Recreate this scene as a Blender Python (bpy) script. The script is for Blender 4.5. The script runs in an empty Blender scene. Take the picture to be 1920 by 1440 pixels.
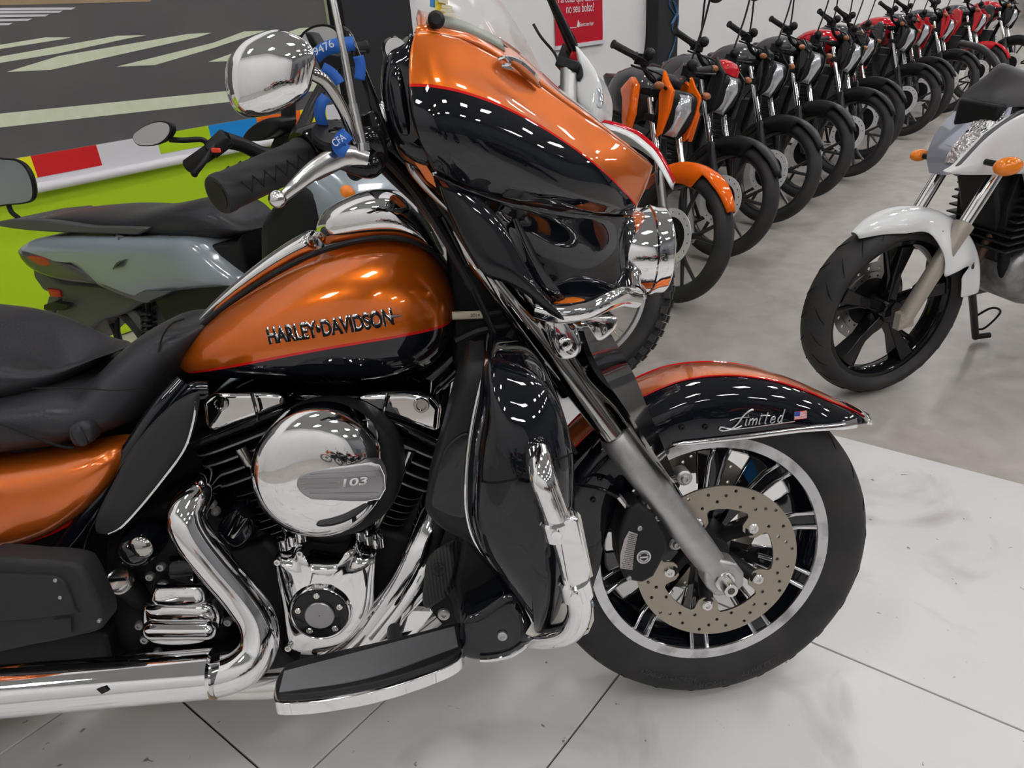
import bpy, math, random
from math import sin, cos, pi, radians
from mathutils import Vector, Matrix, Quaternion
from mathutils.bvhtree import BVHTree
random.seed(7)
sc = bpy.context.scene
COL = sc.collection
# ------------------------------------------------------------------ camera
FPX, ROLL, PITCH = 1400.0, radians(4.1), math.atan(702 / 1400.0)
CAM = Vector((-0.345, -1.093, 1.25))
fwd = Vector((0, cos(PITCH), -sin(PITCH))); up0 = Vector((0, sin(PITCH), cos(PITCH))); r0 = Vector((1, 0, 0))
RI = r0 * cos(ROLL) - up0 * sin(ROLL); UP = r0 * sin(ROLL) + up0 * cos(ROLL)
cd = bpy.data.cameras.new('camera'); cam = bpy.data.objects.new('camera', cd); COL.objects.link(cam)
cd.sensor_width = 36.0; cd.lens = 36.0 * FPX / 1920.0; cd.clip_start = 0.02; cd.clip_end = 200
cam.matrix_world = Matrix(((RI.x, UP.x, -fwd.x, CAM.x), (RI.y, UP.y, -fwd.y, CAM.y), (RI.z, UP.z, -fwd.z, CAM.z), (0, 0, 0, 1)))
sc.camera = cam
# ------------------------------------------------------------------ world, exposure
wd = bpy.data.worlds.new('world'); sc.world = wd; wd.use_nodes = True
wd.node_tree.nodes['Background'].inputs[0].default_value = (0.9, 0.95, 1.0, 1)
wd.node_tree.nodes['Background'].inputs[1].default_value = 0.6
vs = sc.view_settings; vs.view_transform = 'Standard'; vs.look = 'None'; vs.gamma = 1; vs.exposure = 0.0; vs.use_curve_mapping = False
LAMP_POWER = 80.0
sc.cycles.max_bounces = 8; sc.cycles.glossy_bounces = 6; sc.cycles.transparent_max_bounces = 12
sc.cycles.sample_clamp_indirect = 6
# ------------------------------------------------------------------ materials
MC = {}
def mat(name, col, rough=0.5, metal=0.0, coat=0.0, bump=None, noise=None, emit=0, spec=0.5, trans=0, alpha=1, ior=1.45, coatr=0.03):
    if name in MC: return MC[name]
    m = bpy.data.materials.new(name); m.use_nodes = True; nt = m.node_tree; b = nt.nodes['Principled BSDF']
    b.inputs['Base Color'].default_value = (*col, 1); b.inputs['Roughness'].default_value = rough
    b.inputs['Metallic'].default_value = metal; b.inputs['Coat Weight'].default_value = coat; b.inputs['Coat Roughness'].default_value = coatr
    b.inputs['Specular IOR Level'].default_value = 0.0 if (coat and not metal) else (spec if max(col) > .05 or metal else min(spec, .2)); b.inputs['IOR'].default_value = ior
    if trans: b.inputs['Transmission Weight'].default_value = trans
    if alpha < 1: b.inputs['Alpha'].default_value = alpha
    if emit: b.inputs['Emission Color'].default_value = (*col, 1); b.inputs['Emission Strength'].default_value = emit
    tc = nt.nodes.new('ShaderNodeTexCoord')
    if noise:   # (scale, colour2, lo, hi)
        s, c2, lo, hi = noise
        n = nt.nodes.new('ShaderNodeTexNoise'); n.inputs['Scale'].default_value = s; n.inputs['Detail'].default_value = 6
        r = nt.nodes.new('ShaderNodeValToRGB'); r.color_ramp.elements[0].position = lo; r.color_ramp.elements[1].position = hi
        r.color_ramp.elements[0].color = (*col, 1); r.color_ramp.elements[1].color = (*c2, 1)
        nt.links.new(tc.outputs['Object'], n.inputs['Vector']); nt.links.new(n.outputs[0], r.inputs[0]); nt.links.new(r.outputs[0], b.inputs['Base Color'])
    if bump:    # (kind, scale, strength, distance)
        k, s, st, di = bump
        if k == 'noise': t = nt.nodes.new('ShaderNodeTexNoise'); t.inputs['Scale'].default_value = s; t.inputs['Detail'].default_value = 4
        else:
            t = nt.nodes.new('ShaderNodeTexWave'); t.inputs['Scale'].default_value = s; t.bands_direction = k[-1].upper()
        bp = nt.nodes.new('ShaderNodeBump'); bp.inputs['Strength'].default_value = st; bp.inputs['Distance'].default_value = di
        nt.links.new(tc.outputs['Object'], t.inputs['Vector']); nt.links.new(t.outputs[0 if k == 'noise' else 1], bp.inputs['Height']); nt.links.new(bp.outputs[0], b.inputs['Normal'])
    MC[name] = m
    return m
def paint2(name, poly, top, low, red=(0.55, 0.01, 0.008), band=0.0022):
    """two tone paint parted by a red pinstripe whose height follows a cubic in the part's own x"""
    m = bpy.data.materials.new(name); m.use_nodes = True; nt = m.node_tree; b = nt.nodes['Principled BSDF']; N = nt.nodes.new; Lk = nt.links.new
    tc = N('ShaderNodeTexCoord'); sp = N('ShaderNodeSeparateXYZ'); Lk(tc.outputs['Object'], sp.inputs[0])
    def M(op, a, c):
        n = N('ShaderNodeMath'); n.operation = op
        for i, v in enumerate((a, c)):
            if isinstance(v, (int, float)): n.inputs[i].default_value = v
            else: Lk(v, n.inputs[i])
        return n.outputs[0]
    acc = poly[0]
    for c in poly[1:]: acc = M('ADD', M('MULTIPLY', acc, sp.outputs[0]), c)
    d = M('SUBTRACT', sp.outputs[2], acc)
    isup = M('GREATER_THAN', d, band); islow = M('LESS_THAN', d, -band)
    def mix(f, a, c):
        n = N('ShaderNodeMix'); n.data_type = 'RGBA'; Lk(f, n.inputs[0])
        for i, v in ((6, a), (7, c)):
            if isinstance(v, tuple): n.inputs[i].default_value = (*v, 1)
            else: Lk(v, n.inputs[i])
        return n.outputs[2]
    c1 = mix(isup, red, top); c2 = mix(islow, c1, low); Lk(c2, b.inputs['Base Color'])
    Lk(M('MULTIPLY', isup, 0.65), b.inputs['Metallic'])
    b.inputs['Roughness'].default_value = 0.3; b.inputs['Coat Weight'].default_value = 1; b.inputs['Coat Roughness'].default_value = 0.02; b.inputs['Specular IOR Level'].default_value = 0.0
    return m
ORANGE = (0.60, 0.128, 0.009); BLACKP = (0.004, 0.005, 0.008)
chrome = mat('chrome', (0.83, 0.83, 0.84), 0.045, 1)
chromed = mat('dark_chrome', (0.45, 0.44, 0.42), 0.06, 1)
alu = mat('cast_aluminium', (0.42, 0.42, 0.42), 0.42, 0.9, noise=(60, (0.5, 0.5, 0.49), .3, .7))
polal = mat('polished_aluminium', (0.7, 0.69, 0.67), 0.2, 1)
brush = mat('brushed_aluminium', (0.33, 0.33, 0.34), 0.35, 0.9)
steel = mat('brake_steel', (0.36, 0.32, 0.27), 0.34, 0.95)
gblk = mat('gloss_black', BLACKP, 0.12, 0, 1)
gblk2 = mat('gloss_black_frame', (0.006, 0.006, 0.007), 0.22, 0, .6)
sblk = mat('satin_black', (0.012, 0.012, 0.013), 0.42)
mblk = mat('matte_black', (0.02, 0.02, 0.021), 0.6, bump=('noise', 500, .15, .002))
eblk = mat('engine_black', (0.008, 0.008, 0.009), 0.5, bump=('noise', 300, .2, .001))
finm = mat('fin_edge', (0.22, 0.22, 0.22), 0.35, 0.6)
rub = mat('rubber', (0.018, 0.018, 0.018), 0.62, bump=('noise', 90, .2, .002))
tyrem = mat('tyre_rubber', (0.022, 0.022, 0.023), 0.6, noise=(14, (0.035, 0.034, 0.033), .35, .75))
leather = mat('leather', (0.024, 0.024, 0.027), 0.30, bump=('noise', 260, .25, .002))
orangep = mat('orange_paint', ORANGE, 0.3, 0.65, 1)
redp = mat('red_pinstripe', (0.55, 0.01, 0.008), 0.3, 0, 1)
def add_objlevel(): pass
# ------------------------------------------------------------------ object helpers
def tag(o, label=None, cat=None, group=None, kind=None):
    if label: o['label'] = label
    if cat: o['category'] = cat
    if group: o['group'] = group
    if kind: o['kind'] = kind
    return o
def empty(name, m=Matrix(), label=None, cat=None, group=None):
    if isinstance(m, Vector): m = Matrix.Translation(m)
    o = bpy.data.objects.new(name, None); COL.objects.link(o); o.empty_display_size = .1; o.matrix_world = m
    return tag(o, label, cat, group)
def crom(pts, n=6, closed=False):
    P = [Vector(p) for p in pts]; out = []; m = len(P)
    rng = range(m) if closed else range(m - 1)
    for i in rng:
        p0 = P[(i - 1) % m] if (closed or i > 0) else P[0] * 2 - P[1]
        p1 = P[i]; p2 = P[(i + 1) % m]
        p3 = P[(i + 2) % m] if (closed or i < m - 2) else P[-1] * 2 - P[-2]
        for k in range(n):
            t = k / n
            out.append(0.5 * ((2 * p1) + (p2 - p0) * t + (2 * p0 - 5 * p1 + 4 * p2 - p3) * t * t + (3 * p1 - p0 - 3 * p2 + p3) * t ** 3))
    if not closed: out.append(P[-1])
    return out
def lerp(a, b, t): return a + (b - a) * t
class MB:
    def __init__(s): s.v = []; s.f = []; s.m = []
    def add(s, vs, fs, mi=0):
        b = len(s.v); s.v += [tuple(v) for v in vs]; s.f += [tuple(i + b for i in f) for f in fs]; s.m += [mi] * len(fs); return s
    def grid(s, rows, closed=False, mi=0, cap=False):
        n = len(rows[0]); vs = [p for r in rows for p in r]; fs = []
        for i in range(len(rows) - 1):
            for j in range(n if closed else n - 1):
                a = i * n + j; b_ = i * n + (j + 1) % n; fs.append((a, b_, b_ + n, a + n))
        if cap: fs.append(tuple(range(n))[::-1]); fs.append(tuple(range((len(rows) - 1) * n, len(rows) * n)))
        return s.add(vs, fs, mi)
    def tube(s, pts, r, seg=14, n=6, smooth=True, closed=False, cap=True, mi=0, flat=1.0, flatdir=None):
        P = crom(pts, n, closed) if (smooth and len(pts) > 2) else [Vector(p) for p in pts]
        m = len(P); R = []
        if isinstance(r, (int, float)): R = [r] * m
        else:
            k = len(r)
            for i in range(m):
                u = i / (m - 1) * (k - 1); a = min(int(u), k - 2); R.append(lerp(r[a], r[a + 1], u - a))
        rows = []; prev = None
        for i in range(m):
            if closed: t = P[(i + 1) % m] - P[i - 1]
            else: t = P[min(i + 1, m - 1)] - P[max(i - 1, 0)]
            t.normalize()
            if prev is None:
                a = Vector(flatdir) if flatdir else (Vector((0, 0, 1)) if abs(t.z) < .9 else Vector((1, 0, 0)))
            else: a = prev
            nrm = (a - t * a.dot(t)).normalized(); bi = t.cross(nrm); prev = nrm
            rows.append([P[i] + nrm * (R[i] * flat * cos(2 * pi * k / seg)) + bi * (R[i] * sin(2 * pi * k / seg)) for k in range(seg)])
        if closed: rows.append(rows[0])
        return s.grid(rows, True, mi, cap and not closed)
    def cyl(s, a, b, r, r2=None, seg=24, mi=0, bev=0.0):
        a = Vector(a); b = Vector(b); r2 = r if r2 is None else r2; d = (b - a); L = d.length; d.normalize()
        pr = [(0, r), (L, r2)] if not bev else [(0, max(r - bev, 1e-4)), (bev, r), (L - bev, r2), (L, max(r2 - bev, 1e-4))]
        return s.lathe(a, d, pr, seg, mi)
    def lathe(s, o, ax, prof, seg=32, mi=0, cap=True, ang=None):
        o = Vector(o); ax = Vector(ax).normalized(); a = Vector((0, 0, 1)) if abs(ax.z) < .9 else Vector((1, 0, 0))
        u = (a - ax * a.dot(ax)).normalized(); w = ax.cross(u)
        rows = [[o + ax * d + u * (r * cos(2 * pi * k / seg)) + w * (r * sin(2 * pi * k / seg)) for k in range(seg)] for d, r in prof]
        return s.grid(rows, True, mi, cap)
    def box(s, c, size, mi=0, M=None):
        c = Vector(c); x, y, z = [q / 2 for q in size]
        vs = [Vector((sx * x, sy * y, sz * z)) for sx in (-1, 1) for sy in (-1, 1) for sz in (-1, 1)]
        if M: vs = [M @ v for v in vs]
        vs = [v + c for v in vs]
        return s.add(vs, [(0, 1, 3, 2), (4, 6, 7, 5), (0, 4, 5, 1), (2, 3, 7, 6), (0, 2, 6, 4), (1, 5, 7, 3)], mi)
    def sphere(s, c, r, sc3=(1, 1, 1), seg=20, rings=12, mi=0):
        c = Vector(c); rows = []
        for i in range(rings + 1):
            th = pi * i / rings; q = max(sin(th), 1e-3)
            rows.append([c + Vector((r * q * cos(2 * pi * k / seg) * sc3[0], r * q * sin(2 * pi * k / seg) * sc3[1], r * cos(th) * sc3[2])) for k in range(seg)])
        return s.grid(rows, True, mi, True)
    def prism(s, pts, off, mi=0, smooth=0):
        P = [Vector(p) for p in pts]
        if smooth: P = crom(P, smooth, True)
        n = len(P); off = Vector(off); vs = P + [p + off for p in P]
        fs = [tuple(range(n)), tuple(range(2 * n - 1, n - 1, -1))] + [(i, i + n, (i + 1) % n + n, (i + 1) % n) for i in range(n)]
        return s.add(vs, fs, mi)
    def dome(s, pts, off, back=None, n=6, flat=0.0, smooth=5, mi=0, pw=1.0):
        """closed outline raised into a cushion along off; back = how far the rim is pulled back"""
        P = [Vector(p) for p in pts]
        if smooth: P = crom(P, smooth, True)
        c = sum(P, Vector()) / len(P); off = Vector(off); rows = []
        if back is not None: rows.append([p + Vector(back) for p in P])
        for i in range(n + 1):
            a = (pi / 2) * i / n; sc_ = flat + (1 - flat) * max(cos(a), .004) ** pw
            rows.append([c + (p - c) * sc_ + off * sin(a) for p in P])
        return s.grid(rows, True, mi, True)
    def build(s, name, mats, parent=None, smooth=True, bevel=0, bseg=2, sub=0, solid=0, S=None, auto=40, label=None, mw=None):
        if s.v and mw is not None: s.v = [tuple(mw @ Vector(v)) for v in s.v]
        me = bpy.data.meshes.new(name); me.from_pydata(s.v, [], s.f)
        if not isinstance(mats, (list, tuple)): mats = [mats]
        for m in mats: me.materials.append(m)
        for p, i in zip(me.polygons, s.m): p.material_index = i; p.use_smooth = smooth
        import bmesh
        bm = bmesh.new(); bm.from_mesh(me); bmesh.ops.remove_doubles(bm, verts=bm.verts, dist=1e-6); bmesh.ops.recalc_face_normals(bm, faces=bm.faces)
        if smooth and auto:
            for e in bm.edges:
                if len(e.link_faces) == 2 and e.calc_face_angle(0) > radians(auto): e.smooth = False
        bm.to_mesh(me); bm.free()
        o = bpy.data.objects.new(name, me); COL.objects.link(o)
        if parent: o.parent = parent
        if S is not None: o.matrix_local = S
        if solid:
            md = o.modifiers.new('solid', 'SOLIDIFY'); md.thickness = abs(solid); md.offset = 1 if solid > 0 else -1
        if bevel:
            md = o.modifiers.new('bevel', 'BEVEL'); md.width = bevel; md.segments = bseg; md.limit_method = 'ANGLE'; md.angle_limit = radians(35); md.harden_normals = False
        if sub:
            md = o.modifiers.new('sub', 'SUBSURF'); md.levels = sub; md.render_levels = sub
        if label: o['label'] = label
        return o
def plate2d(name, outlines, thick, m, parent, M=Matrix(), bevel=0.0, res=6, label=None):
    """flat plate (with holes) from 2-D closed outlines; local x,y of the outline plane, thickness along its z; M places it"""
    cu = bpy.data.curves.new(name, 'CURVE'); cu.dimensions = '2D'; cu.fill_mode = 'BOTH'; cu.extrude = thick / 2; cu.bevel_depth = bevel; cu.bevel_resolution = 1
    for ol in outlines:
        sp = cu.splines.new('POLY'); sp.points.add(len(ol) - 1); sp.use_cyclic_u = True
        for i, p in enumerate(ol): sp.points[i].co = (p[0], p[1], 0, 1)
    o = bpy.data.objects.new(name, cu); COL.objects.link(o)
    me = bpy.data.meshes.new_from_object(o.evaluated_get(bpy.context.evaluated_depsgraph_get()))
    bpy.data.objects.remove(o); bpy.data.curves.remove(cu)
    me.transform(M); me.materials.clear(); me.materials.append(m); me.name = name
    q = bpy.data.objects.new(name, me); COL.objects.link(q)
    if parent: q.parent = parent
    if label: q['label'] = label
    return q
def text_mesh(txt, size=1.0, extrude=0.0, shear=0.0, offset=0.0, bevel=0.0, sx=1.0, space=1.0):
    cu = bpy.data.curves.new('lettering', 'FONT'); cu.body = txt; cu.size = size; cu.extrude = extrude; cu.shear = shear; cu.offset = offset; cu.bevel_depth = bevel; cu.space_character = space
    o = bpy.data.objects.new('lettering', cu); COL.objects.link(o)
    me = bpy.data.meshes.new_from_object(o.evaluated_get(bpy.context.evaluated_depsgraph_get()))
    bpy.data.objects.remove(o); bpy.data.curves.remove(cu)
    return me
def place_text(name, txt, p0, p1, nrm, height, m, parent, extrude=.0006, shear=0, offset=0, drape=None, lift=.001, space=1.0, label=None):
    """text from point p0 to p1 (baseline), facing nrm, fitted to that length"""
    me = text_mesh(txt, 1.0, 0.0, shear, offset, space=space)
    xs = [v.co.x for v in me.vertices]; ys = [v.co.y for v in me.vertices]
    x0, x1 = min(xs), max(xs); y0 = min(ys); y1 = max(ys)
    p0 = Vector(p0); p1 = Vector(p1); X = (p1 - p0); L = X.length; X.normalize(); Z = Vector(nrm).normalized(); Z = (Z - X * Z.dot(X)).normalized(); Y = Z.cross(X)
    for v in me.vertices:
        u = (v.co.x - x0) / (x1 - x0) * L; w = (v.co.y - y0) / (y1 - y0) * height
        q = p0 + X * u + Y * w
        if drape:
            h = drape.ray_cast(q + Z * .3, -Z)
            if h[0] is not None: q = h[0]
        v.co = q + Z * lift
    me.materials.clear(); me.materials.append(m); me.name = name
    o = bpy.data.objects.new(name, me); COL.objects.link(o); o.parent = parent
    md = o.modifiers.new('solid', 'SOLIDIFY'); md.thickness = extrude; md.offset = 0
    if label: o['label'] = label
    return o
def ray(px, py): return fwd + RI * ((px - 960) / FPX) - UP * ((py - 720) / FPX)
def hit(p, origin, M3, axis=1, val=0.0):
    d = M3.transposed() @ ray(*p); o = M3.transposed() @ (CAM - origin); t = (val - o[axis]) / d[axis]
    return o + d * t
def circ2(cx, cy, r, n=24, a0=0): return [(cx + r * cos(a0 + 2 * pi * k / n), cy + r * sin(a0 + 2 * pi * k / n)) for k in range(n)]

# ------------------------------------------------------------------ the room (w runs along the back wall, n points at it)
WD = Vector((.637, .771, 0)); ND = Vector((-.771, .637, 0))
RM = Matrix(((WD.x, ND.x, 0, 0), (WD.y, ND.y, 0, 0), (0, 0, 1, 0), (0, 0, 0, 1)))
R3 = RM.to_3x3()
def RW(px, py, n): return hit((px, py), Vector(), R3, 1, n)     # point of the plane at distance n, in room axes
def RG(px, py, z=0.0): return hit((px, py), Vector(), R3, 2, z)
NW = 3.1
wallw = mat('white_wall_paint', (0.74, 0.74, 0.73), 0.7, bump=('noise', 9, .15, .02), noise=(1.2, (0.78, 0.78, 0.77), .3, .7))
wallg = mat('lime_green_wall_paint', (0.41, 0.62, 0.004), 0.6, bump=('noise', 60, .12, .01))
ceilm = mat('ceiling_paint', (0.34, 0.34, 0.34), 0.8)
pill = mat('black_pillar_paint', (0.018, 0.018, 0.020), 0.6)
def struct(name, b, m, **k):
    o = b.build(name, m, smooth=False, **k); o.matrix_world = RM; o['kind'] = 'structure'; return o
def floor_mat():
    m = bpy.data.materials.new('concrete_floor'); m.use_nodes = True; nt = m.node_tree; b = nt.nodes['Principled BSDF']; N = nt.nodes.new; Lk = nt.links.new
    tc = N('ShaderNodeTexCoord')
    def noise(s, d, lo, hi, c0, c1, dist=0):
        n = N('ShaderNodeTexNoise'); n.inputs['Scale'].default_value = s; n.inputs['Detail'].default_value = d; n.inputs['Distortion'].default_value = dist; Lk(tc.outputs['Object'], n.inputs[0])
        r = N('ShaderNodeValToRGB'); e = r.color_ramp.elements; e[0].position = lo; e[1].position = hi; e[0].color = (*c0, 1); e[1].color = (*c1, 1); Lk(n.outputs[0], r.inputs[0]); return r.outputs[0]
    def mul(a, c, f=1.0):
        x = N('ShaderNodeMix'); x.data_type = 'RGBA'; x.blend_type = 'MULTIPLY'; x.inputs[0].default_value = f; Lk(a, x.inputs[6]); Lk(c, x.inputs[7]); return x.outputs[2]
    a = noise(1.1, 8, .30, .72, (.37, .345, .31), (.49, .465, .425), .3)
    c = noise(11, 8, .38, .62, (.86, .85, .84), (1, 1, 1), .2)
    d = noise(2.6, 10, .58, .66, (1, 1, 1), (.74, .72, .69), .6)
    Lk(mul(mul(a, c), d, .6), b.inputs['Base Color']); b.inputs['Roughness'].default_value = .38
    return m
def tile_mat():
    m = bpy.data.materials.new('white_stage_tile'); m.use_nodes = True; nt = m.node_tree; b = nt.nodes['Principled BSDF']; N = nt.nodes.new; Lk = nt.links.new
    tc = N('ShaderNodeTexCoord')
    def noise(s, d, lo, hi, c0, c1, dist=0):
        n = N('ShaderNodeTexNoise'); n.inputs['Scale'].default_value = s; n.inputs['Detail'].default_value = d; n.inputs['Distortion'].default_value = dist; Lk(tc.outputs['Object'], n.inputs[0])
        r = N('ShaderNodeValToRGB'); e = r.color_ramp.elements; e[0].position = lo; e[1].position = hi; e[0].color = (*c0, 1); e[1].color = (*c1, 1); Lk(n.outputs[0], r.inputs[0]); return r.outputs[0]
    def mul(a, c, f=1.0):
        x = N('ShaderNodeMix'); x.data_type = 'RGBA'; x.blend_type = 'MULTIPLY'; x.inputs[0].default_value = f; Lk(a, x.inputs[6]); Lk(c, x.inputs[7]); return x.outputs[2]
    a = noise(1.4, 6, .3, .7, (.64, .63, .615), (.74, .735, .72), .1)
    c = noise(30, 4, .70, .73, (1, 1, 1), (.12, .11, .10), .6)
    d = noise(3.4, 10, .58, .78, (1, 1, 1), (.58, .55, .52), .9)
    Lk(mul(mul(a, c, .8), d), b.inputs['Base Color']); b.inputs['Roughness'].default_value = .32
    return m
fl = MB(); fl.box((14, -3, -.06), (44, 24, .1)); struct('floor', fl, floor_mat())
W1 = 1.095; rows_w = [W1 - .88 * k for k in range(6)]
jn = [[-.76, .14, 1.04, 1.94], [-.54, -.2, .14, 1.04], [-.76, .14, .50, 1.04], [-.76, .14, 1.04], [.14, 1.04], [.14, 1.04]]
tl = MB(); g = .0022
for k in range(5):
    w1 = rows_w[k]; w0 = rows_w[k + 1]
    cuts = [-4.0] + ([[], [-.76, .14, .50], [-.76, .14, 1.04], [-.3, .6], [.3, 1.2]][k]) + [2.4]
    for a, c in zip(cuts[:-1], cuts[1:]):
        tl.box(((w0 + w1) / 2, (a + c) / 2, -.004), (w1 - w0 - 2 * g, c - a - 2 * g, .008))
stage = struct('floor_stage_tiles', tl, tile_mat(), bevel=.0008, bseg=1)
gr_ = MB(); gr_.box(((W1 + rows_w[5]) / 2, -.8, -.0095), (W1 - rows_w[5], 6.4, .003)); struct('trim_stage_joints', gr_, mat('dark_joint', (.05, .05, .05), .8))
b_ = MB(); b_.box((14, NW + .1, 3.5), (44, .2, 7.2)); struct('wall_back', b_, wallw)
PL0, PL1 = RW(640, 0, NW - .12).x, RW(768, 0, NW - .12).x
b_ = MB(); b_.box(((-3.2 + PL0 - .03) / 2, NW - .01, 1.45), (PL0 - .03 + 3.2, .02, 2.9)); struct('wall_green', b_, wallg)
b_ = MB(); b_.box(((PL0 + PL1) / 2, NW - .06, 3.5), (PL1 - PL0, .12, 7.0)); struct('wall_pillar_near', b_, pill)
Q0, Q1 = RW(1235, 0, NW - .12).x, RW(1273, 0, NW - .12).x
b_ = MB(); b_.box(((Q0 + Q1) / 2, NW - .06, 3.5), (Q1 - Q0, .12, 7.0)); struct('wall_pillar_far', b_, pill)
b_ = MB(); b_.box((-8.1, -3, 3.5), (.2, 24, 7.2)); struct('wall_left', b_, wallw)
b_ = MB(); b_.box((36.1, -3, 3.5), (.2, 24, 7.2)); struct('wall_right', b_, wallw)
b_ = MB(); b_.box((14, -13, 3.5), (44, .2, 7.2)); struct('wall_front', b_, mat('grey_wall_paint', (.13, .135, .14), .7))
b_ = MB(); b_.box((14, -3, 7.1), (44, 24, .1)); struct('ceiling', b_, ceilm)
# dark panels added on the unseen wall, for dark zones in the chrome
for i, (w, wd_) in enumerate([(-5, 2.4), (0, 3.0), (6, 3.6), (13, 2.5)]):
    b_ = MB(); b_.box((w, -12.87, 1.6), (wd_, .06, 3.2)); o = struct('reflection_panel_%d' % (i + 1), b_, mat('dark_reflection_panel', (.05, .055, .07), .5))
# ceiling lights
lampm = mat('lamp_tube', (1.0, 0.975, 0.98), .5, emit=LAMP_POWER); lamph = mat('lamp_housing', (.7, .7, .7), .4)
proto = None
for i in range(8):
    for j in range(4):
        w = -5.5 + 4.2 * i; n = -10.0 + 3.7 * j
        M = RM @ Matrix.Translation((w, n, 6.6))
        if proto is None:
            root = empty('ceiling_light', M, 'white ceiling light fitting with four bare tubes under the grey ceiling', 'ceiling light', 'ceiling lights of the hall')
            h = MB(); h.box((0, 0, .05), (1.25, .62, .04)); h.build('housing', lamph, root, smooth=False)
            t = MB()
            for y in (-.22, -.075, .075, .22): t.cyl((-.6, y, 0), (.6, y, 0), .018, seg=8)
            t.build('tubes', lampm, root)
            proto = root
        else:
            r = proto.copy(); COL.objects.link(r); r.matrix_world = M
            for ch in list(proto.children):
                c = ch.copy(); COL.objects.link(c); c.parent = r; c.matrix_parent_inverse = Matrix()
#@@BODY@@
# ------------------------------------------------------------------ things on the wall
def roomP(w, n, z): return RM @ Vector((w, n, z))
def wallpoly(b, pts, n, mi): b.add([RM @ Vector((RW(*p, NW - .05).x, n, RW(*p, NW - .05).z)) for p in pts], [tuple(range(len(pts)))], mi)
ZT = RW(250, 259, NW - .05).z; ZM = RW(187, 310, NW - .05).z; ZL = RW(300, 314, NW - .05).z; WR = RW(607, 0, NW - .05).x
asph = mat('printed_asphalt', (.070, .070, .072), .35, noise=(3, (.095, .09, .088), .3, .7))
prw = mat('printed_road_paint', (.60, .66, .47), .35, noise=(25, (.66, .71, .54), .3, .7)); prz = mat('printed_white', (.62, .62, .64), .35); prb = mat('printed_verge', (.30, .22, .13), .35)
mu = empty('road_mural', RM @ Matrix.Translation(((WR - 4) / 2, NW - .05, ZT)), 'large printed mural of a grey road with pale stripes on the green wall', 'mural')
iv = mu.matrix_world.inverted()
b = MB(); b.box(((WR - 3.2) / 2, NW - .036, ZT + 1.0), (WR + 3.2, .028, 2.0)); b.v = [tuple(RM @ Vector(v)) for v in b.v]
nf = NW - .0512
for y, x in ((17, 142), (23, 118), (30, 92), (38, 60), (46, 24)): wallpoly(b, [(-60, y - 2), (x, y - 3), (x - 8, y + 1), (-60, y + 3)], nf, 2)
for pl in ([(-30, 90), (0, 84), (85, 70), (133, 70), (120, 73), (0, 92), (-30, 97)], [(-80, 124), (0, 106), (220, 67), (275, 66), (240, 72), (110, 100), (0, 118), (-80, 135)],
           [(12, 135), (110, 105), (350, 64), (398, 61), (370, 70), (95, 131)], [(218, 125), (400, 80), (457, 59), (500, 57), (482, 63), (400, 90), (290, 122)],
           [(390, 116), (450, 95), (540, 60), (560, 53), (600, 50), (556, 68), (430, 115)], [(-200, 234), (0, 213), (420, 171), (610, 150), (610, 168), (440, 190), (0, 239), (-200, 264)]): wallpoly(b, pl, nf, 1)
wallpoly(b, [(-200, 18), (0, 10), (280, 3), (292, -6), (200, -60), (-200, -60)], nf, 3)
b.build('printed_sheet', [asph, prw, prz, prb], mu, smooth=False, mw=iv)
band = empty('colour_band', RM @ Matrix.Translation(((WR - 4) / 2, NW - .05, ZL)), 'band of coloured blocks over a white rail below the road mural', 'banner')
iv = band.matrix_world.inverted()
cm = [mat('vinyl_white', (.66, .66, .69), .35), mat('vinyl_yellow', (.72, .70, .01), .35), mat('vinyl_red', (.52, .012, .014), .35), mat('vinyl_green', (.36, .55, .01), .35), mat('vinyl_blue', (.01, .22, .58), .35), mat('vinyl_orange', (.75, .13, .01), .35)]
b = MB(); b.box(((WR - 3.2) / 2, NW - .0415, (ZT + ZL) / 2), (WR + 3.2, .037, ZT - ZL - .002)); b.v = [tuple(RM @ Vector(v)) for v in b.v]
for x0, x1, c in ((32, 55, 1), (55, 178, 2), (290, 388, 3), (388, 478, 4), (478, 560, 5), (560, 608, 1)):
    y = lambda x: 296 - .167 * (x - 32)
    w0 = RW(x0, y(x0), NW - .05).x; w1 = RW(x1, y(x1), NW - .05).x
    b.add([roomP(w0, NW - .0612, ZM), roomP(w1, NW - .0612, ZM), roomP(w1, NW - .0612, ZT), roomP(w0, NW - .0612, ZT)], [(0, 1, 2, 3)], c)
b.build('vinyl_band', cm, band, smooth=False, mw=iv)
b = MB(); b.tube([roomP(-3.2, NW - .065, ZL + .018), roomP(WR, NW - .065, ZL + .018)], .02, smooth=False); b.build('rail', cm[0], band, mw=iv)
# poster
pw0 = RW(1042, 20, NW - .02).x; pw1 = RW(1131, 75, NW - .02).x; pz0 = RW(1131, 75, NW - .02).z
po = empty('red_poster', RM @ Matrix.Translation(((pw0 + pw1) / 2, NW - .01, pz0)), 'red poster with white lettering hanging on the white wall', 'poster')
iv = po.matrix_world.inverted()
b = MB(); b.box(((pw0 + pw1) / 2, NW - .012, pz0 + .45), (pw1 - pw0, .008, .9)); b.v = [tuple(RM @ Vector(v)) for v in b.v]; b.build('poster_sheet', mat('poster_red', (.46, .008, .025), .3), po, smooth=False, mw=iv)
b = MB(); b.box(((pw0 + pw1) / 2 + .01, NW - .015, pz0 - .012), (pw1 - pw0 + .03, .02, .028)); b.v = [tuple(RM @ Vector(v)) for v in b.v]; b.build('lower_bar', cm[0], po, smooth=False, mw=iv)
inkw = mat('white_ink', (.75, .75, .75), .5)
iv3 = iv.to_3x3()
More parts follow.
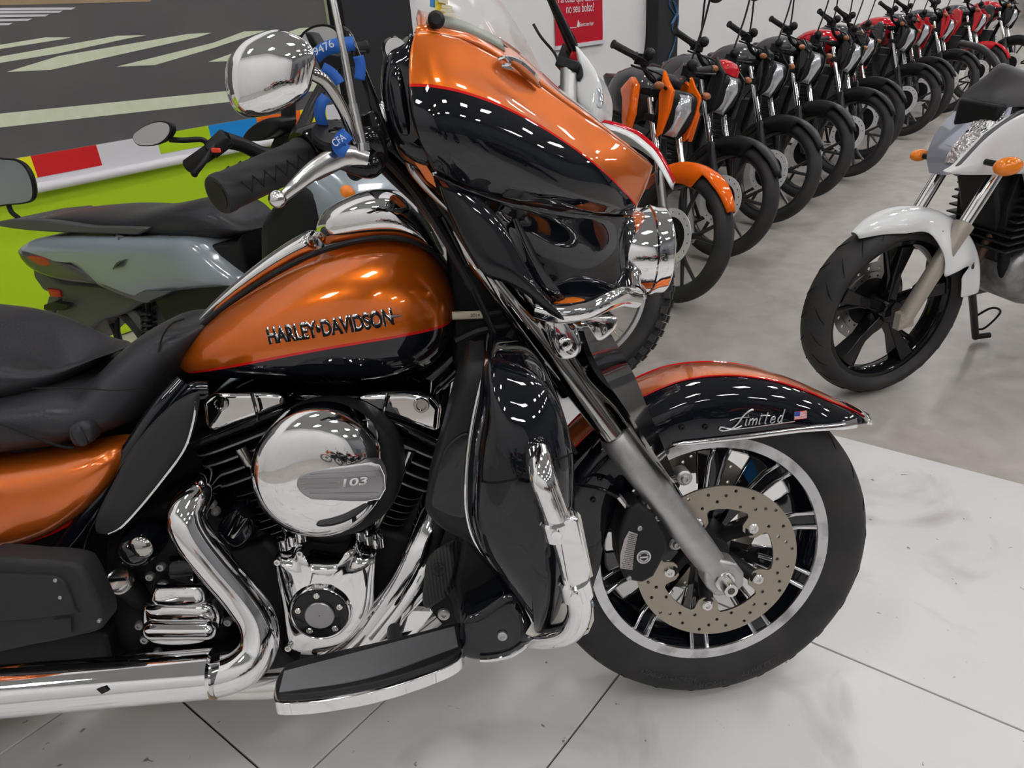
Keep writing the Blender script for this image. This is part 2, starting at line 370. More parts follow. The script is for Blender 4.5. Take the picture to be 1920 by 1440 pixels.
for txt, a, c, h in (('Parcelas que cabem', (1047, 10), (1119, 1), .062), ('no seu bolso!', (1062, 25), (1113, 18.5), .062), ('Santander', (1086, 50), (1113, 46.5), .03)):
    A = RW(*a, NW - .018); Bq = RW(*c, NW - .018); Bq.z = A.z
    place_text('lettering', txt, iv @ (RM @ Vector((A.x, NW - .018, A.z))), iv @ (RM @ Vector((Bq.x, NW - .018, A.z))), iv3 @ (-ND), h, inkw, po)
for txt, a, c in (('uma oferta', (1064, 53), (1081, 51)),):
    A = RW(*a, NW - .018); Bq = RW(*c, NW - .018)
    b = MB(); b.box(((A.x + Bq.x) / 2, NW - .018, A.z), (Bq.x - A.x, .001, .006)); b.v = [tuple(RM @ Vector(v)) for v in b.v]; b.build('small_print_line', inkw, po, smooth=False, mw=iv)
A = RW(1084.5, 49, NW - .018); b = MB(); b.dome([roomP(A.x + dx, NW - .018, A.z + dz) for dx, dz in ((-.02, 0), (0, -.008), (.02, 0), (.012, .02), (0, .045), (-.012, .02))], roomP(0, -.001, 0), n=1); b.build('flame_mark', inkw, po, mw=iv)
# blue cable on the far pillar
cb = MB(); pc = []
for i, (x, y) in enumerate([(1262, -20), (1255, 8), (1266, 30), (1258, 45), (1270, 20), (1262, 2), (1272, 35), (1266, 62), (1260, 50), (1272, 28), (1268, 66), (1262, 90), (1256, 104), (1252, 118)]):
    q = RW(x, y, NW - .14 + .008 * (i % 3)); pc.append(RM @ q)
cb.tube(pc, .006, seg=8); q = cb.build('hanging_cable', mat('blue_cable', (.02, .09, .2), .5), None); tag(q, 'looped blue cable hanging on the far black pillar', 'cable')

# ================================================================== THE ORANGE TOURING MOTORCYCLE
def Rx(a): return Matrix.Rotation(a, 3, 'X')
def Rz(a): return Matrix.Rotation(a, 3, 'Z')
HB = Rz(radians(1.5)) @ Rx(-radians(9.2)); HO = Vector((0, 0, 0))
AX = Vector((0, 0, .315)); rk = radians(26)
S3 = Matrix.Rotation(radians(3), 3, Vector((-sin(rk), 0, cos(rk))))
SM = Matrix.Translation(AX) @ S3.to_4x4() @ Matrix.Translation(-AX)
bike = empty('touring_motorcycle', HB.to_4x4(), 'large orange and black touring motorcycle leaning on its stand on the white tiles', 'motorcycle')
def L(px, py, y): return hit((px, py), HO, HB, 1, y)
def LZ(px, py, z): return hit((px, py), HO, HB, 2, z)
HS = HB @ S3; HSO = HB @ (AX - S3 @ AX)
def LS(px, py, y): return hit((px, py), HSO, HS, 1, y)
def Ls(lst, y): return [L(p[0], p[1], p[2] if len(p) > 2 else y) for p in lst]
def LSs(lst, y): return [LS(p[0], p[1], p[2] if len(p) > 2 else y) for p in lst]
def px1(c, r, y, f=L): return (f(c[0] + r, c[1], y) - f(c[0] - r, c[1], y)).length / 2      # radius in metres of a pixel radius
Y = Vector((0, 1, 0)); NY = Vector((0, -1, 0))
def bolt(parent, c, r, m=alu, S=None, h=.006, name='bolt', ax=NY):
    b = MB(); c = Vector(c); ax = Vector(ax); b.lathe(c, ax, [(-.003, r), (h * .6, r), (h, r * .8), (h, r * .42), (h * .4, r * .40)], 14); return b.build(name, m, parent, S=S)
def ringsec(T, Bq, hw, e=.8, n=28, yo=0.0, shape=None):
    c = (T + Bq) / 2; h = (T - Bq) / 2; out = []
    for k in range(n):
        a = 2 * pi * k / n; ca, sa = cos(a), sin(a)
        v = math.copysign(abs(sa) ** e, sa); u = math.copysign(abs(ca) ** e, ca)
        out.append(Vector((c.x, yo, c.z)) + Vector((h.x, 0, h.z)) * v + Vector((0, hw * u, 0)))
    return out
def loft(name, stations, m, parent, yt=-.05, yb=-.1, e=.8, n=28, sub=1, S=None, f=L, yo=0.0, dens=3):
    T = crom([f(s[0], s[1], yt) for s in stations], dens); Bq = crom([f(s[2], s[3], yb) for s in stations], dens); H = crom([(s[4], 0, 0) for s in stations], dens)
    rows = [ringsec(t, q, h.x, e, n, yo) for t, q, h in zip(T, Bq, H)]
    b = MB(); b.grid(rows, True, 0, True); return b.build(name, m, parent, sub=sub, S=S, auto=0)
def polyfit(pts, deg=3):
    n = deg + 1; A = [[sum(p[0] ** (i + j) for p in pts) for j in range(n)] + [sum(p[1] * p[0] ** i for p in pts)] for i in range(n)]
    for i in range(n):
        k = max(range(i, n), key=lambda r: abs(A[r][i])); A[i], A[k] = A[k], A[i]
        for r in range(n):
            if r != i:
                q = A[r][i] / A[i][i]; A[r] = [x - q * y for x, y in zip(A[r], A[i])]
    return [A[i][n] / A[i][i] for i in range(n)][::-1]
def bvh(o):
    dg = bpy.context.evaluated_depsgraph_get(); e = o.evaluated_get(dg); me = e.to_mesh(); t = BVHTree.FromPolygons([v.co.copy() for v in me.vertices], [tuple(p.vertices) for p in me.polygons]); e.to_mesh_clear(); return t
# ---- front tyre, rim, spokes
C0 = AX
ty = MB(); prof = [(-.046, .226), (-.060, .243), (-.067, .265), (-.064, .287), (-.050, .304), (-.028, .3135), (0, .317)]
prof = prof + [(-a, r) for a, r in prof[-2::-1]]
ty.lathe(C0, Y, [(a, r) for a, r in prof] + [(.0, .222)], 96, cap=False)
tyre = ty.build('front_tyre', tyrem, bike, S=SM, sub=1, auto=0)
gr = MB()
for k in range(26):     # tread sipes
    a = 2 * pi * k / 26
    for s in (-1, 1):
        pts = []
        for q in range(5):
            u = q / 4; yy = s * (.058 - .040 * u); rr = lerp(.2952, .3125, u ** .6); an = a + s * .05 + .20 * u
            pts.append(C0 + Vector((rr * cos(an), yy, rr * sin(an))))
        gr.tube(pts, [.0005, .0014, .0014, .0012, .0004], seg=6, n=3)
gr.build('tread_grooves', mat('groove_black', (.004, .004, .004), .9), tyre)
for txt, a0, a1, rr in (('FRONT', 262, 276, .272), ('130/80B17 M/C 65H', 238, 262, .260), ('TUBELESS', 282, 300, .262)):
    me = text_mesh(txt); xs = [v.co.x for v in me.vertices]; x0, x1 = min(xs), max(xs)
    for v in me.vertices:
        u = (v.co.x - x0) / (x1 - x0); an = radians(lerp(a0, a1, u)); r_ = rr + v.co.y * .014; v.co = C0 + Vector((r_ * cos(an), -.0675, r_ * sin(an)))
    me.materials.clear(); me.materials.append(mat('moulded_lettering', (.05, .05, .05), .5)); o = bpy.data.objects.new('moulded_lettering', me); COL.objects.link(o); o.parent = tyre
    md = o.modifiers.new('s', 'SOLIDIFY'); md.thickness = .001
rimst = mat('machined_rim', (.62, .62, .64), .09, 1, noise=(22, (.30, .29, .29), .50, .72))  # noise paints dark patches into the colour, imitating mottled reflections
rm = MB()
for s in (-1, 1):
    rm.lathe(C0, Y, [(s * .030, .2035), (s * .047, .207), (s * .0495, .209), (s * .0495, .2285), (s * .044, .2315), (s * .030, .231)], 96, cap=False, mi=0)
rm.lathe(C0, Y, [(-.045, .2055), (-.030, .198), (-.012, .190), (.012, .190), (.030, .198), (.045, .2055)], 96, cap=False, mi=1)
rm.lathe(C0, Y, [(-.044, .2305), (0, .222), (.044, .2305)], 96, cap=False, mi=1)
rim = rm.build('front_rim', [rimst, gblk], bike, S=SM, auto=30)
for k in range(10):
    a = radians(12 + 36 * k); d = Vector((cos(a), 0, sin(a))); t = Vector((-sin(a), 0, cos(a)))
    b = MB()
    def sp(r, w, y0, y1): return [C0 + d * r - t * w + Y * y0, C0 + d * r + t * w + Y * y0, C0 + d * r + t * w + Y * y1, C0 + d * r - t * w + Y * y1]
    b.grid([sp(.040, .012, -.012, .012), sp(.12, .0125, -.018, .018), sp(.175, .0165, -.030, .03), sp(.206, .0175, -.046, .046)], True, 0, True)
    for s in (-1, 1):
        e0 = [C0 + d * .110 + t * s * .0105 + Y * -.0185, C0 + d * .178 + t * s * .0145 + Y * -.0325, C0 + d * .207 + t * s * .0155 + Y * -.049]
        for s2 in (1, -1):
            ee = [Vector((p.x, p.y * s2, p.z)) for p in e0]; b.tube(ee, .0052, seg=6, mi=1, smooth=False)
    b.build('spoke', [gblk, rimst], rim, bevel=.0015)
hb = MB(); hb.lathe(C0, Y, [(-.055, .026), (-.055, .034), (-.040, .040), (-.015, .052), (.015, .052), (.040, .040), (.055, .034), (.055, .026)], 40); hb.build('wheel_hub', sblk, bike, S=SM)
# ---- brake discs
def brake_disc(y, S, ang):
    holes = []
    for k in range(10):
        for (r, da) in ((.141, 0), (.131, 7), (.120, 14), (.136, 21), (.113, 28)):
            a = radians(36 * k + da + ang); holes.append(circ2(r * cos(a), r * sin(a), .0032, 12))
    M = Matrix.Translation(C0 + Y * y) @ Matrix.Rotation(pi / 2, 4, 'X')
    o = plate2d('brake_disc', [circ2(0, 0, .150, 96)] + [circ2(0, 0, .1055, 72)] + holes, .0045, steel, bike, M); o.matrix_local = SM
    s = -1 if y < 0 else 1
    for k in range(5):
        a = radians(42 + 72 * k); d = Vector((cos(a), 0, sin(a))); t = Vector((-sin(a), 0, cos(a)))
        b = MB(); P = [(.107, -.040), (.103, -.031), (.098, -.023), (.080, -.018), (.074, -.010), (.073, .010), (.080, .018), (.098, .023), (.103, .031), (.107, .040)]
        b.prism([C0 + Y * (y - .0022) + d * r + t * w for r, w in P], Y * .0044); b.build('disc_tab', steel, o, smooth=False)
        bolt(o, C0 + Y * (y + s * .002) + d * .0895, .0105, polal, h=.005, name='disc_bolt', ax=Y * s)
        b = MB(); b.tube([C0 + Y * (y * .97) + d * .086, C0 + Y * (y * .6) + d * .055, C0 + Y * (y * .45) + d * .036], .013, seg=10); b.build('disc_carrier', sblk, o)
    return o
brake_disc(-.083, SM, 4); brake_disc(.083, SM, 15)
# ---- fork legs
for s, nm in ((-1, 'near'), (1, 'far')):
    yy = s * .125; A0 = LS(1350, 1078, -.125); U1 = LS(1150, 815, -.125); U2 = LS(1030, 640, -.125)
    A0, U1, U2 = [Vector((p.x, yy, p.z)) for p in (A0, U1, U2)]
    dd = (U1 - A0).normalized(); top = U1 + dd * .42
    b = MB(); b.lathe(A0 - dd * .022, dd, [(0, .016), (.006, .022), (.03, .0245), (.09, .027), (.20, .0275), ((U1 - A0).length + .015, .0275), ((U1 - A0).length + .022, .025)], 36)
    leg = b.build('fork_leg', alu, bike, S=SM)
    b = MB(); b.cyl(U1, top, .0215, seg=28); b.build('fork_tube', chromed, leg)
    b = MB(); pts = [Vector((A0.x + x, yy, A0.z + z)) for x, z in ((-.036, .026), (-.012, .045), (.022, .030), (.036, .010), (.036, -.014), (.018, -.030), (-.014, -.030), (-.034, -.006))]
    b.prism([p - Y * .022 for p in pts], Y * .044); b.build('axle_clamp', alu, leg, bevel=.006, bseg=3)
    b = MB(); e = A0 + Y * s * .024; b.lathe(e, Y * s, [(-.01, .019), (.0, .019), (.003, .017), (.003, .0125), (.028, .0125), (.030, .0115), (.030, .0065), (.005, .006)], 24); b.build('axle_end', polal, leg)
    if s < 0:
        for cx, cy, r, yo in ((1218, 944, .011, -.10), (1232, 968, .009, -.115), (1284, 897, .010, -.10), (1268, 1020, .009, -.11)):
            c = LS(cx, cy, -.128); b = MB(); b.cyl(c + Y * .03, c - Y * .002, r * 1.35, bev=.003); b.build('caliper_lug', alu, leg); bolt(leg, c - Y * .002, r * .8, alu)
        b = MB(); b.prism(LSs([(1213, 935), (1232, 925), (1262, 990), (1290, 1010), (1276, 1030), (1258, 1018), (1218, 965)], -.118), Y * .018); b.build('caliper_bridge', alu, leg, bevel=.003)
# ---- caliper
cal = MB(); OUT = [(1164, 985), (1178, 955), (1196, 942), (1225, 965), (1245, 1000), (1254, 1030), (1238, 1060), (1226, 1082), (1205, 1094), (1172, 1088), (1160, 1052), (1158, 1015)]
cal.prism(LSs(OUT, -.152), Y * .055, smooth=0); calo = cal.build('brake_caliper', sblk, bike, S=SM, bevel=.006, bseg=3)
b = MB(); b.prism(LSs([(1196, 942), (1240, 950), (1290, 1010), (1262, 1035), (1236, 1036)], -.125), Y * .03); b.build('caliper_bracket', sblk, calo, bevel=.004)
mesh_m = mat('perforated_insert', (.45, .43, .42), .3, .9)
MI = [(1179, 996), (1196, 1002), (1190, 1030), (1186, 1069), (1163, 1066), (1163, 1040), (1170, 1012)]
b = MB(); b.prism(LSs(MI, -.1535), Y * .003); ins = b.build('perforated_insert', mesh_m, calo, bevel=.0006)
b = MB()
for i in range(7):
    for j in range(19):
        u = (i + .5 + .5 * (j % 2)) / 7.6; v = (j + .7) / 19.6
        x = lerp(lerp(1180, 1164, v), lerp(1196, 1186, v), u) - 3 * sin(pi * v) * 0; y = lerp(998, 1066, v) + 4 * u
        c = LS(x, y, -.1537); b.cyl(c, c - Y * .0003, .0009, seg=6)
b.build('perforations', mat('hole_black', (.003, .003, .003), .9), ins)
for p in ((1199, 990), (1179, 1084)): bolt(calo, LS(*p, -.152), .0048, alu, h=.003)
bc = LS(1207, 1044, -.1525); b = MB(); b.lathe(bc, NY, [(0, .0125), (.001, .0125), (.001, .0118)], 32); bd = b.build('round_badge', mat('badge_white', (.6, .6, .6), .3, .6), calo)
b = MB(); b.lathe(bc - Y * .0012, NY, [(0, .0098), (.0003, .0098), (.0003, .0090), (0, .0090)], 32, cap=False); b.box(bc - Y * .0013, (.017, .0006, .0052)); b.prism([bc + Vector((x, -.0012, z)) for x, z in ((-.0055, .003), (-.005, .0065), (0, .0072), (.005, .0065), (.0055, .003), (.005, -.004), (0, -.0075), (-.005, -.004))], NY * .0003); b.build('shield_emblem', gblk, bd)
b = MB(); b.box(bc - Y * .0018, (.0145, .0006, .0028)); b.build('emblem_bar', mat('badge_white', (0, 0, 0)), bd)
b = MB(); b.tube([LS(1076, 908, -.10), LS(1120, 915, -.12), LS(1155, 930, -.13), LS(1178, 950, -.135), LS(1195, 975, -.13)], .0035, seg=10); b.tube([LS(1160, 930, -.133), LS(1180, 955, -.135)], .0055, smooth=False, mi=1); b.build('brake_hose', [gblk2, polal], bike, S=SM)
# ---- front fender
def fr(px, py, y): p = LS(px, py, y) - AX; return math.degrees(math.atan2(p.z, p.x)), math.hypot(p.x, p.z)
top_px = [(1622, 784), (1575, 752), (1530, 730), (1470, 705), (1400, 688), (1330, 684), (1260, 693), (1205, 715)]
top_pr = sorted(fr(x, y, 0.0) for x, y in top_px) + [(140, .348), (165, .345), (190, .340), (205, .338)]
def interp(tab, a):
    if a <= tab[0][0]: return tab[0][1]
    for (a0, v0), (a1, v1) in zip(tab[:-1], tab[1:]):
        if a <= a1: return lerp(v0, v1, (a - a0) / (a1 - a0 + 1e-9))
    return tab[-1][1]
A_tip = top_pr[0][0]
pA = LS(1262, 833, -.085) - AX; pB = LS(1575, 803, -.085) - AX
def skirt_r(a):
    a = radians(a); dx, dz = cos(a), sin(a); ex, ez = pB.x - pA.x, pB.z - pA.z
    den = dx * ez - dz * ex
    return (pA.x * ez - pA.z * ex) / den
aA = math.degrees(math.atan2(pA.z, pA.x))
rows = []; NF = 44; M_ = 20
for i in range(NF + 1):
    a = lerp(A_tip, 205, i / NF); ro = interp(top_pr, a)
    ri = skirt_r(a) if a < aA else lerp(skirt_r(aA), .215, min(1, (a - aA) / 30))
    if a > 175: ri = lerp(.215, .26, (a - 175) / 30)
    hw = .086 * min(1, (.04 + (a - A_tip) / 11)) ** .45
    ri = min(ri, ro - .012); row = []
    for j in range(M_ + 1):
        u = -1 + 2 * j / M_; au = abs(u)
        if au < .55: ph = au / .55 * (pi / 2); y = hw * sin(ph) ** .9; r = ro - .045 * (1 - cos(ph)) * min(1, (ro - ri) / .06)
        else: t = (au - .55) / .45; y = hw * (1 + .02 * sin(pi * t)); r = lerp(ro - .045 * min(1, (ro - ri) / .06), ri, t)
        y = math.copysign(y, u) if u else 0
        row.append(C0 + Vector((r * cos(radians(a)), y, r * sin(radians(a)))))
    rows.append(row)
strp = [LS(x, y, -.083) for x, y in ((1215, 738), (1270, 716), (1370, 709), (1460, 722), (1530, 746), (1590, 782))]
b = MB(); b.grid([r_[8:13] for r_ in rows], mi=0); b.grid([r_[:9] for r_ in rows], mi=1); b.grid([r_[12:] for r_ in rows], mi=1); fen = b.build('front_fender', [orangep, gblk], bike, S=SM, solid=-.0025, sub=1, auto=0)
b = MB(); b.tube([r_[8] + Vector((0, -.0003, .0004)) for r_ in rows[1:]], .0016, seg=6, n=2); b.tube([r_[12] + Vector((0, .0003, .0004)) for r_ in rows[1:]], .0016, seg=6, n=2); b.build('fender_pinstripe', redp, fen)
b = MB(); pts = LSs([(1262, 834), (1290, 831), (1400, 819), (1500, 806), (1570, 800), (1605, 794)], -.089); b.tube(pts, [.0015, .0045, .005, .0055, .007, .009], seg=12, flatdir=(0, 1, 0), flat=.6)
b.tube([Vector((p.x, -p.y, p.z)) for p in pts], [.0015, .0045, .005, .0055, .007, .009], seg=12, flatdir=(0, 1, 0), flat=.6)
b.build('fender_trim', chrome, fen)
tipc = MB(); tr_ = []
for q in range(7):
    r_ = rows[0] if q == 0 else rows[q // 2] if q % 2 == 0 else [(a_ + b__) / 2 for a_, b__ in zip(rows[q // 2], rows[q // 2 + 1])]
    tr_.append([C0 + (p - C0) * 1.012 + Vector((.004 * (q < 2), p.y * .03, 0)) for p in r_])
tipc.grid(tr_[:4]); tipc.build('fender_tip', chrome, fen, solid=.003, sub=1, auto=0)
badge_s = mat('badge_silver', (.5, .5, .52), .2, .9)
fb = bvh(fen)
def zz_(l): return [LS(1000 + x / 2.743, 660 + y / 2.743, -.0895) for x, y in l]
b = MB()
for l, r in (([(1132, 296), (1108, 304), (1078, 330), (1050, 368), (1012, 398), (972, 404), (956, 396), (968, 386), (1000, 392), (1040, 392), (1072, 378)], .0017), ([(1010, 352), (1050, 340), (1110, 334)], .0010), ([(1000, 402), (1100, 390), (1345, 356)], .0010)): b.tube(zz_(l), r, seg=8, n=4)
def letter(x0, strokes, w=1.0):
    for st in strokes: b.tube(zz_([(x0 + u * 26 * w + v * 10, 378 - (x0 - 1075) * .095 - v * 34) for u, v in st]), .0014, seg=8, n=3)
letter(1088, [[(0, 1), (0, .1), (.3, 0)], [(0, 1.5), (.03, 1.6)]]); letter(1106, [[(0, 1), (0, 0)], [(0, .6), (.45, 1), (.6, .8), (.6, 0)], [(.6, .6), (1.05, 1), (1.2, .8), (1.2, 0)]], 1.15)
letter(1158, [[(0, 1), (0, .1), (.3, 0)], [(0, 1.5), (.03, 1.6)]]); letter(1184, [[(.2, 1.7), (.2, .15), (.5, 0)], [(-1.1, 1.15), (-.3, 1.25), (.8, 1.2)]])
letter(1216, [[(0, .5), (.7, .6), (.55, 1), (.1, .8), (.05, .2), (.4, 0), (.9, .25)]]); letter(1254, [[(.7, .85), (.35, 1), (0, .5), (.2, 0), (.6, .2), (.75, .9)], [(.75, 2.0), (.75, .15), (1.1, 0)]])
b.build('model_badge', badge_s, fen)
b = MB(); b.tube([p - Y * -.001 + Vector((0, 0, -.0015)) for p in zz_([(1000, 400), (1100, 388), (1340, 356)])], .0008, seg=6); b.build('badge_red_line', redp, fen)
flag = MB(); F0 = LS(1489, 787, -.0895); F1 = LS(1512, 784, -.0895); F2 = LS(1489, 772.5, -.0895); ux = F1 - F0; uz = F2 - F0
for i in range(13): flag.prism([F0 + ux * a + uz * c - Y * .0015 for a, c in ((0, i / 13), (1, i / 13), (1, (i + 1) / 13), (0, (i + 1) / 13))], Y * .002, mi=i % 2)
flag.prism([F0 + ux * a + uz * c - Y * .002 for a, c in ((0, .45), (.45, .45), (.45, 1), (0, 1))], Y * .002, mi=2)
flag.build('flag_badge', [mat('flag_red', (.5, .02, .03), .4), mat('flag_white', (.7, .7, .7), .4), mat('flag_blue', (.03, .06, .3), .4)], fen, smooth=False)
for p in ((1278, 801), (1322, 800), (1125, 897), (1112, 937)): bolt(fen, LS(*p, -.088), .005, gblk2, h=.004, name='rivet')
# ---- chrome fork cover
b = MB()
A_ = LSs([(1030, 600, -.12), (1048, 660, -.125), (1085, 715, -.13), (1135, 760, -.135), (1178, 815, -.142), (1222, 868, -.148), (1257, 903, -.152)], 0)
B_ = LSs([(1088, 600, -.155), (1108, 660, -.160), (1138, 715, -.163), (1172, 765, -.165), (1205, 815, -.165), (1238, 868, -.163), (1264, 906, -.158)], 0)
D_ = LSs([(1135, 608, -.14), (1165, 660, -.135), (1190, 705, -.12), (1212, 760, -.12), (1235, 815, -.125), (1256, 868, -.138), (1272, 903, -.152)], 0)
E_ = [p + Y * .06 + Vector((-.01, 0, 0)) for p in D_]
b.grid([crom(A_, 3), crom([(p + q) / 2 - Y * .002 for p, q in zip(A_, B_)], 3), crom(B_, 3)]); b.grid([crom(B_, 3), crom(D_, 3)]); b.grid([crom(D_, 3), crom(E_, 3)])
fc = b.build('fork_cover', chromed, bike, S=SM, solid=-.002, auto=25)
b = MB(); b.dome(LSs([(1022, 598), (1050, 590), (1085, 640), (1080, 668), (1050, 672), (1032, 645)], -.148), NY * .008, back=Y * .03, flat=.75); lug = b.build('cover_lug', chrome, fc); bolt(lug, LS(1060, 645, -.156), .011, chrome, h=.004)
b = MB(); b.dome(LSs([(1085, 590), (1150, 590), (1155, 615), (1120, 640), (1098, 615)], -.142), NY * .010, back=Y * .04, flat=.7); b.build('lower_bracket', chrome, fc)
# far side lower cover
b = MB(); b.grid([[Vector((p.x, -p.y, p.z)) for p in q] for q in (A_, B_, D_)]); b.build('fork_cover', chromed, bike, S=SM, solid=.002, auto=0)
# ---- chrome turn signal bracket
b = MB()
for s in (1, -1):
    P = [Vector((p.x, p.y * s, p.z)) for p in LSs([(1003, 580, -.20), (1045, 588, -.205), (1095, 583, -.20), (1135, 566, -.18), (1165, 556, -.14), (1190, 558, -.09)], 0)]
    b = MB(); b.tube(P, [.011, .013, .013, .013, .014, .015], seg=16, flatdir=(0, 0, 1), flat=1.15); b.build('signal_bracket', chrome, bike, S=SM)
b = MB(); b.tube(LSs([(1186, 545, -.08), (1184, 520, -.06), (1195, 500, -.05)], 0), .015); b.build('headlight_post', chrome, bike, S=SM)
b = MB(); b.sphere(LS(1068, 570, -.18), .02, (1.3, .8, .5)); b.build('turn_signal', mat('amber_lens', (.7, .16, .01), .15, coat=1), bike, S=SM)
# ---- black upper fork / frame column
for sg in (1, -1):
    b = MB(); b.tube([Vector((p.x, p.y * sg, p.z)) for p in LSs([(890, 470, -.10), (940, 545, -.11), (1000, 640, -.118), (1068, 735, -.12)], 0)], .017); b.build('fork_shroud', gblk, bike, S=SM)
# ---- batwing fairing (turns with the fork)
FU = [  # columns rear -> front : top ridge, stripe, mid, crease, each (px,py,y)
    [(778, 58, -.330), (768, 100, -.352), (766, 158, -.372), (772, 215, -.380), (786, 268, -.372), (812, 322, -.345)],
    [(815, 57, -.318), (812, 112, -.350), (815, 163, -.372), (822, 228, -.382), (838, 290, -.370), (858, 345, -.335)],
    [(870, 72, -.290), (868, 128, -.325), (872, 173, -.350), (885, 245, -.362), (898, 312, -.345), (912, 365, -.310)],
    [(930, 102, -.255), (928, 158, -.292), (935, 196, -.315), (948, 268, -.328), (960, 335, -.312), (972, 381, -.275)],
    [(990, 140, -.220), (985, 195, -.258), (995, 228, -.278), (1010, 290, -.290), (1022, 350, -.278), (1034, 391, -.240)],
    [(1052, 185, -.185), (1048, 235, -.222), (1055, 265, -.238), (1068, 318, -.248), (1080, 366, -.236), (1090, 399, -.200)],
    [(1115, 228, -.150), (1110, 275, -.185), (1118, 310, -.198), (1125, 345, -.200), (1132, 378, -.188), (1140, 404, -.155)],
    [(1180, 275, -.108), (1172, 318, -.140), (1166, 352, -.148), (1168, 372, -.148), (1170, 390, -.140), (1172, 405, -.115)],
    [(1225, 312, -.060), (1215, 348, -.085), (1200, 380, -.092), (1195, 390, -.09), (1190, 398, -.085), (1186, 406, -.07)]]
G = [LSs(c, 0) for c in FU]
G = [[Vector(p) for p in c] for c in G]
nr = len(G[0])
rowsF = []
for j in range(nr): rowsF.append(crom([G[i][j] for i in range(len(G))], 4))
colsF = [crom([rowsF[j][i] for j in range(nr)], 4) for i in range(len(rowsF[0]))]
strp = LSs([(772, 160, -.372), (872, 173, -.35), (935, 196, -.315), (995, 226, -.278), (1055, 263, -.238), (1118, 309, -.198), (1166, 353, -.148), (1198, 392, -.09)], 0)
fpaint = paint2('fairing_paint', polyfit([(p.x, p.z) for p in strp], 3), ORANGE, BLACKP, band=.0016)
last = colsF[-1]; front = [Vector((p.x + .012, 0, p.z)) for p in last]
allc = colsF + [[p * .5 + q * .5 + Vector((.004, 0, 0)) for p, q in zip(last, front)], front]
mir = [[Vector((p.x, -p.y, p.z)) for p in c] for c in allc[:-1]][::-1]
b = MB(); b.grid(allc + mir); fai = b.build('fairing', fpaint, bike, S=SM, solid=-.004, sub=1, auto=0)
# upper cap that carries the windshield
UC = [[(778, 58, -.330), (784, 44, -.315), (782, 30, -.295), (784, 18, -.28)], [(870, 72, -.290), (872, 60, -.27), (875, 50, -.25), (872, 42, -.23)],
      [(930, 102, -.255), (930, 90, -.235), (932, 80, -.215), (935, 70, -.20)], [(990, 140, -.220), (990, 128, -.20), (992, 120, -.18), (990, 110, -.16)],
      [(1052, 185, -.185), (1050, 175, -.165), (1046, 168, -.145), (1040, 158, -.12)], [(1115, 228, -.150), (1110, 218, -.12), (1100, 208, -.09), (1090, 198, -.06)], [(1225, 312, -.060), (1215, 300, -.04), (1200, 290, -.02), (1180, 275, 0)]]
g2 = [LSs(c, 0) for c in UC]; r2 = [crom([g2[i][j] for i in range(len(g2))], 4) for j in range(4)]
b = MB(); b.grid(r2); b.grid([[Vector((p.x, -p.y, p.z)) for p in r] for r in r2]); b.grid([r2[-1], [Vector((p.x, 0, p.z + .004)) for p in r2[-1]], [Vector((p.x, -p.y, p.z)) for p in r2[-1]]])
b.build('fairing_cap', orangep, fai, solid=-.003, auto=0)
b = MB()
b.tube(LSs([(940, 106, -.262), (968, 118, -.252), (995, 142, -.236), (1012, 164, -.222)], 0), [.004, .010, .010, .003], seg=10, flat=.6); b.tube(LSs([(934, 112, -.268), (948, 108, -.268), (956, 120, -.266), (940, 124, -.268), (962, 130, -.264)], 0), .0022, seg=6)
b.build('emblem', chrome, fai)
# nacelle below the crease
NL = [[(812, 322, -.345), (822, 334, -.335), (830, 345, -.32)], [(858, 345, -.335), (862, 362, -.315), (868, 380, -.295)], [(912, 365, -.310), (925, 395, -.275), (935, 430, -.25)],
      [(972, 381, -.275), (968, 430, -.225), (975, 500, -.215)], [(1034, 391, -.240), (1030, 465, -.185), (1022, 555, -.185)], [(1090, 399, -.200), (1088, 480, -.145), (1062, 584, -.150)],
      [(1140, 404, -.155), (1135, 480, -.110), (1110, 574, -.115)], [(1172, 405, -.115), (1168, 480, -.075), (1160, 562, -.08)], [(1186, 406, -.07), (1190, 480, -.03), (1190, 552, -.03)]]
g3 = [crom(LSs(c, 0), 5) for c in NL]; r3 = [crom([c[j] for c in g3], 5) for j in range(len(g3[0]))]
b = MB(); b.grid(r3); b.grid([[Vector((p.x, -p.y, p.z)) for p in r] for r in r3]); b.build('nacelle', gblk, fai, solid=-.003, sub=1, auto=0)
b = MB(); b.tube(LSs([(962, 400, -.25), (985, 455, -.232), (1012, 510, -.215), (1040, 548, -.195), (1062, 572, -.175)], 0), [.003, .007, .009, .008, .004], seg=10, flatdir=(0, 1, 0), flat=.5); b.build('nacelle_rib', gblk, fai)
# matte leaf shaped air deflector
LF = [(822, 336), (842, 330), (878, 352), (915, 385), (950, 430), (985, 495), (1015, 545), (1045, 580), (1058, 600), (1030, 588), (985, 552), (945, 530), (912, 518), (882, 482), (850, 420), (832, 375)]
b = MB(); b.dome(LSs(LF, -.31), NY * .014, back=Y * .01, flat=.35, n=6, smooth=4); b.build('side_deflector', mat('smoked_panel', (.010, .010, .012), .16, coat=.6), bike, S=SM, auto=60)
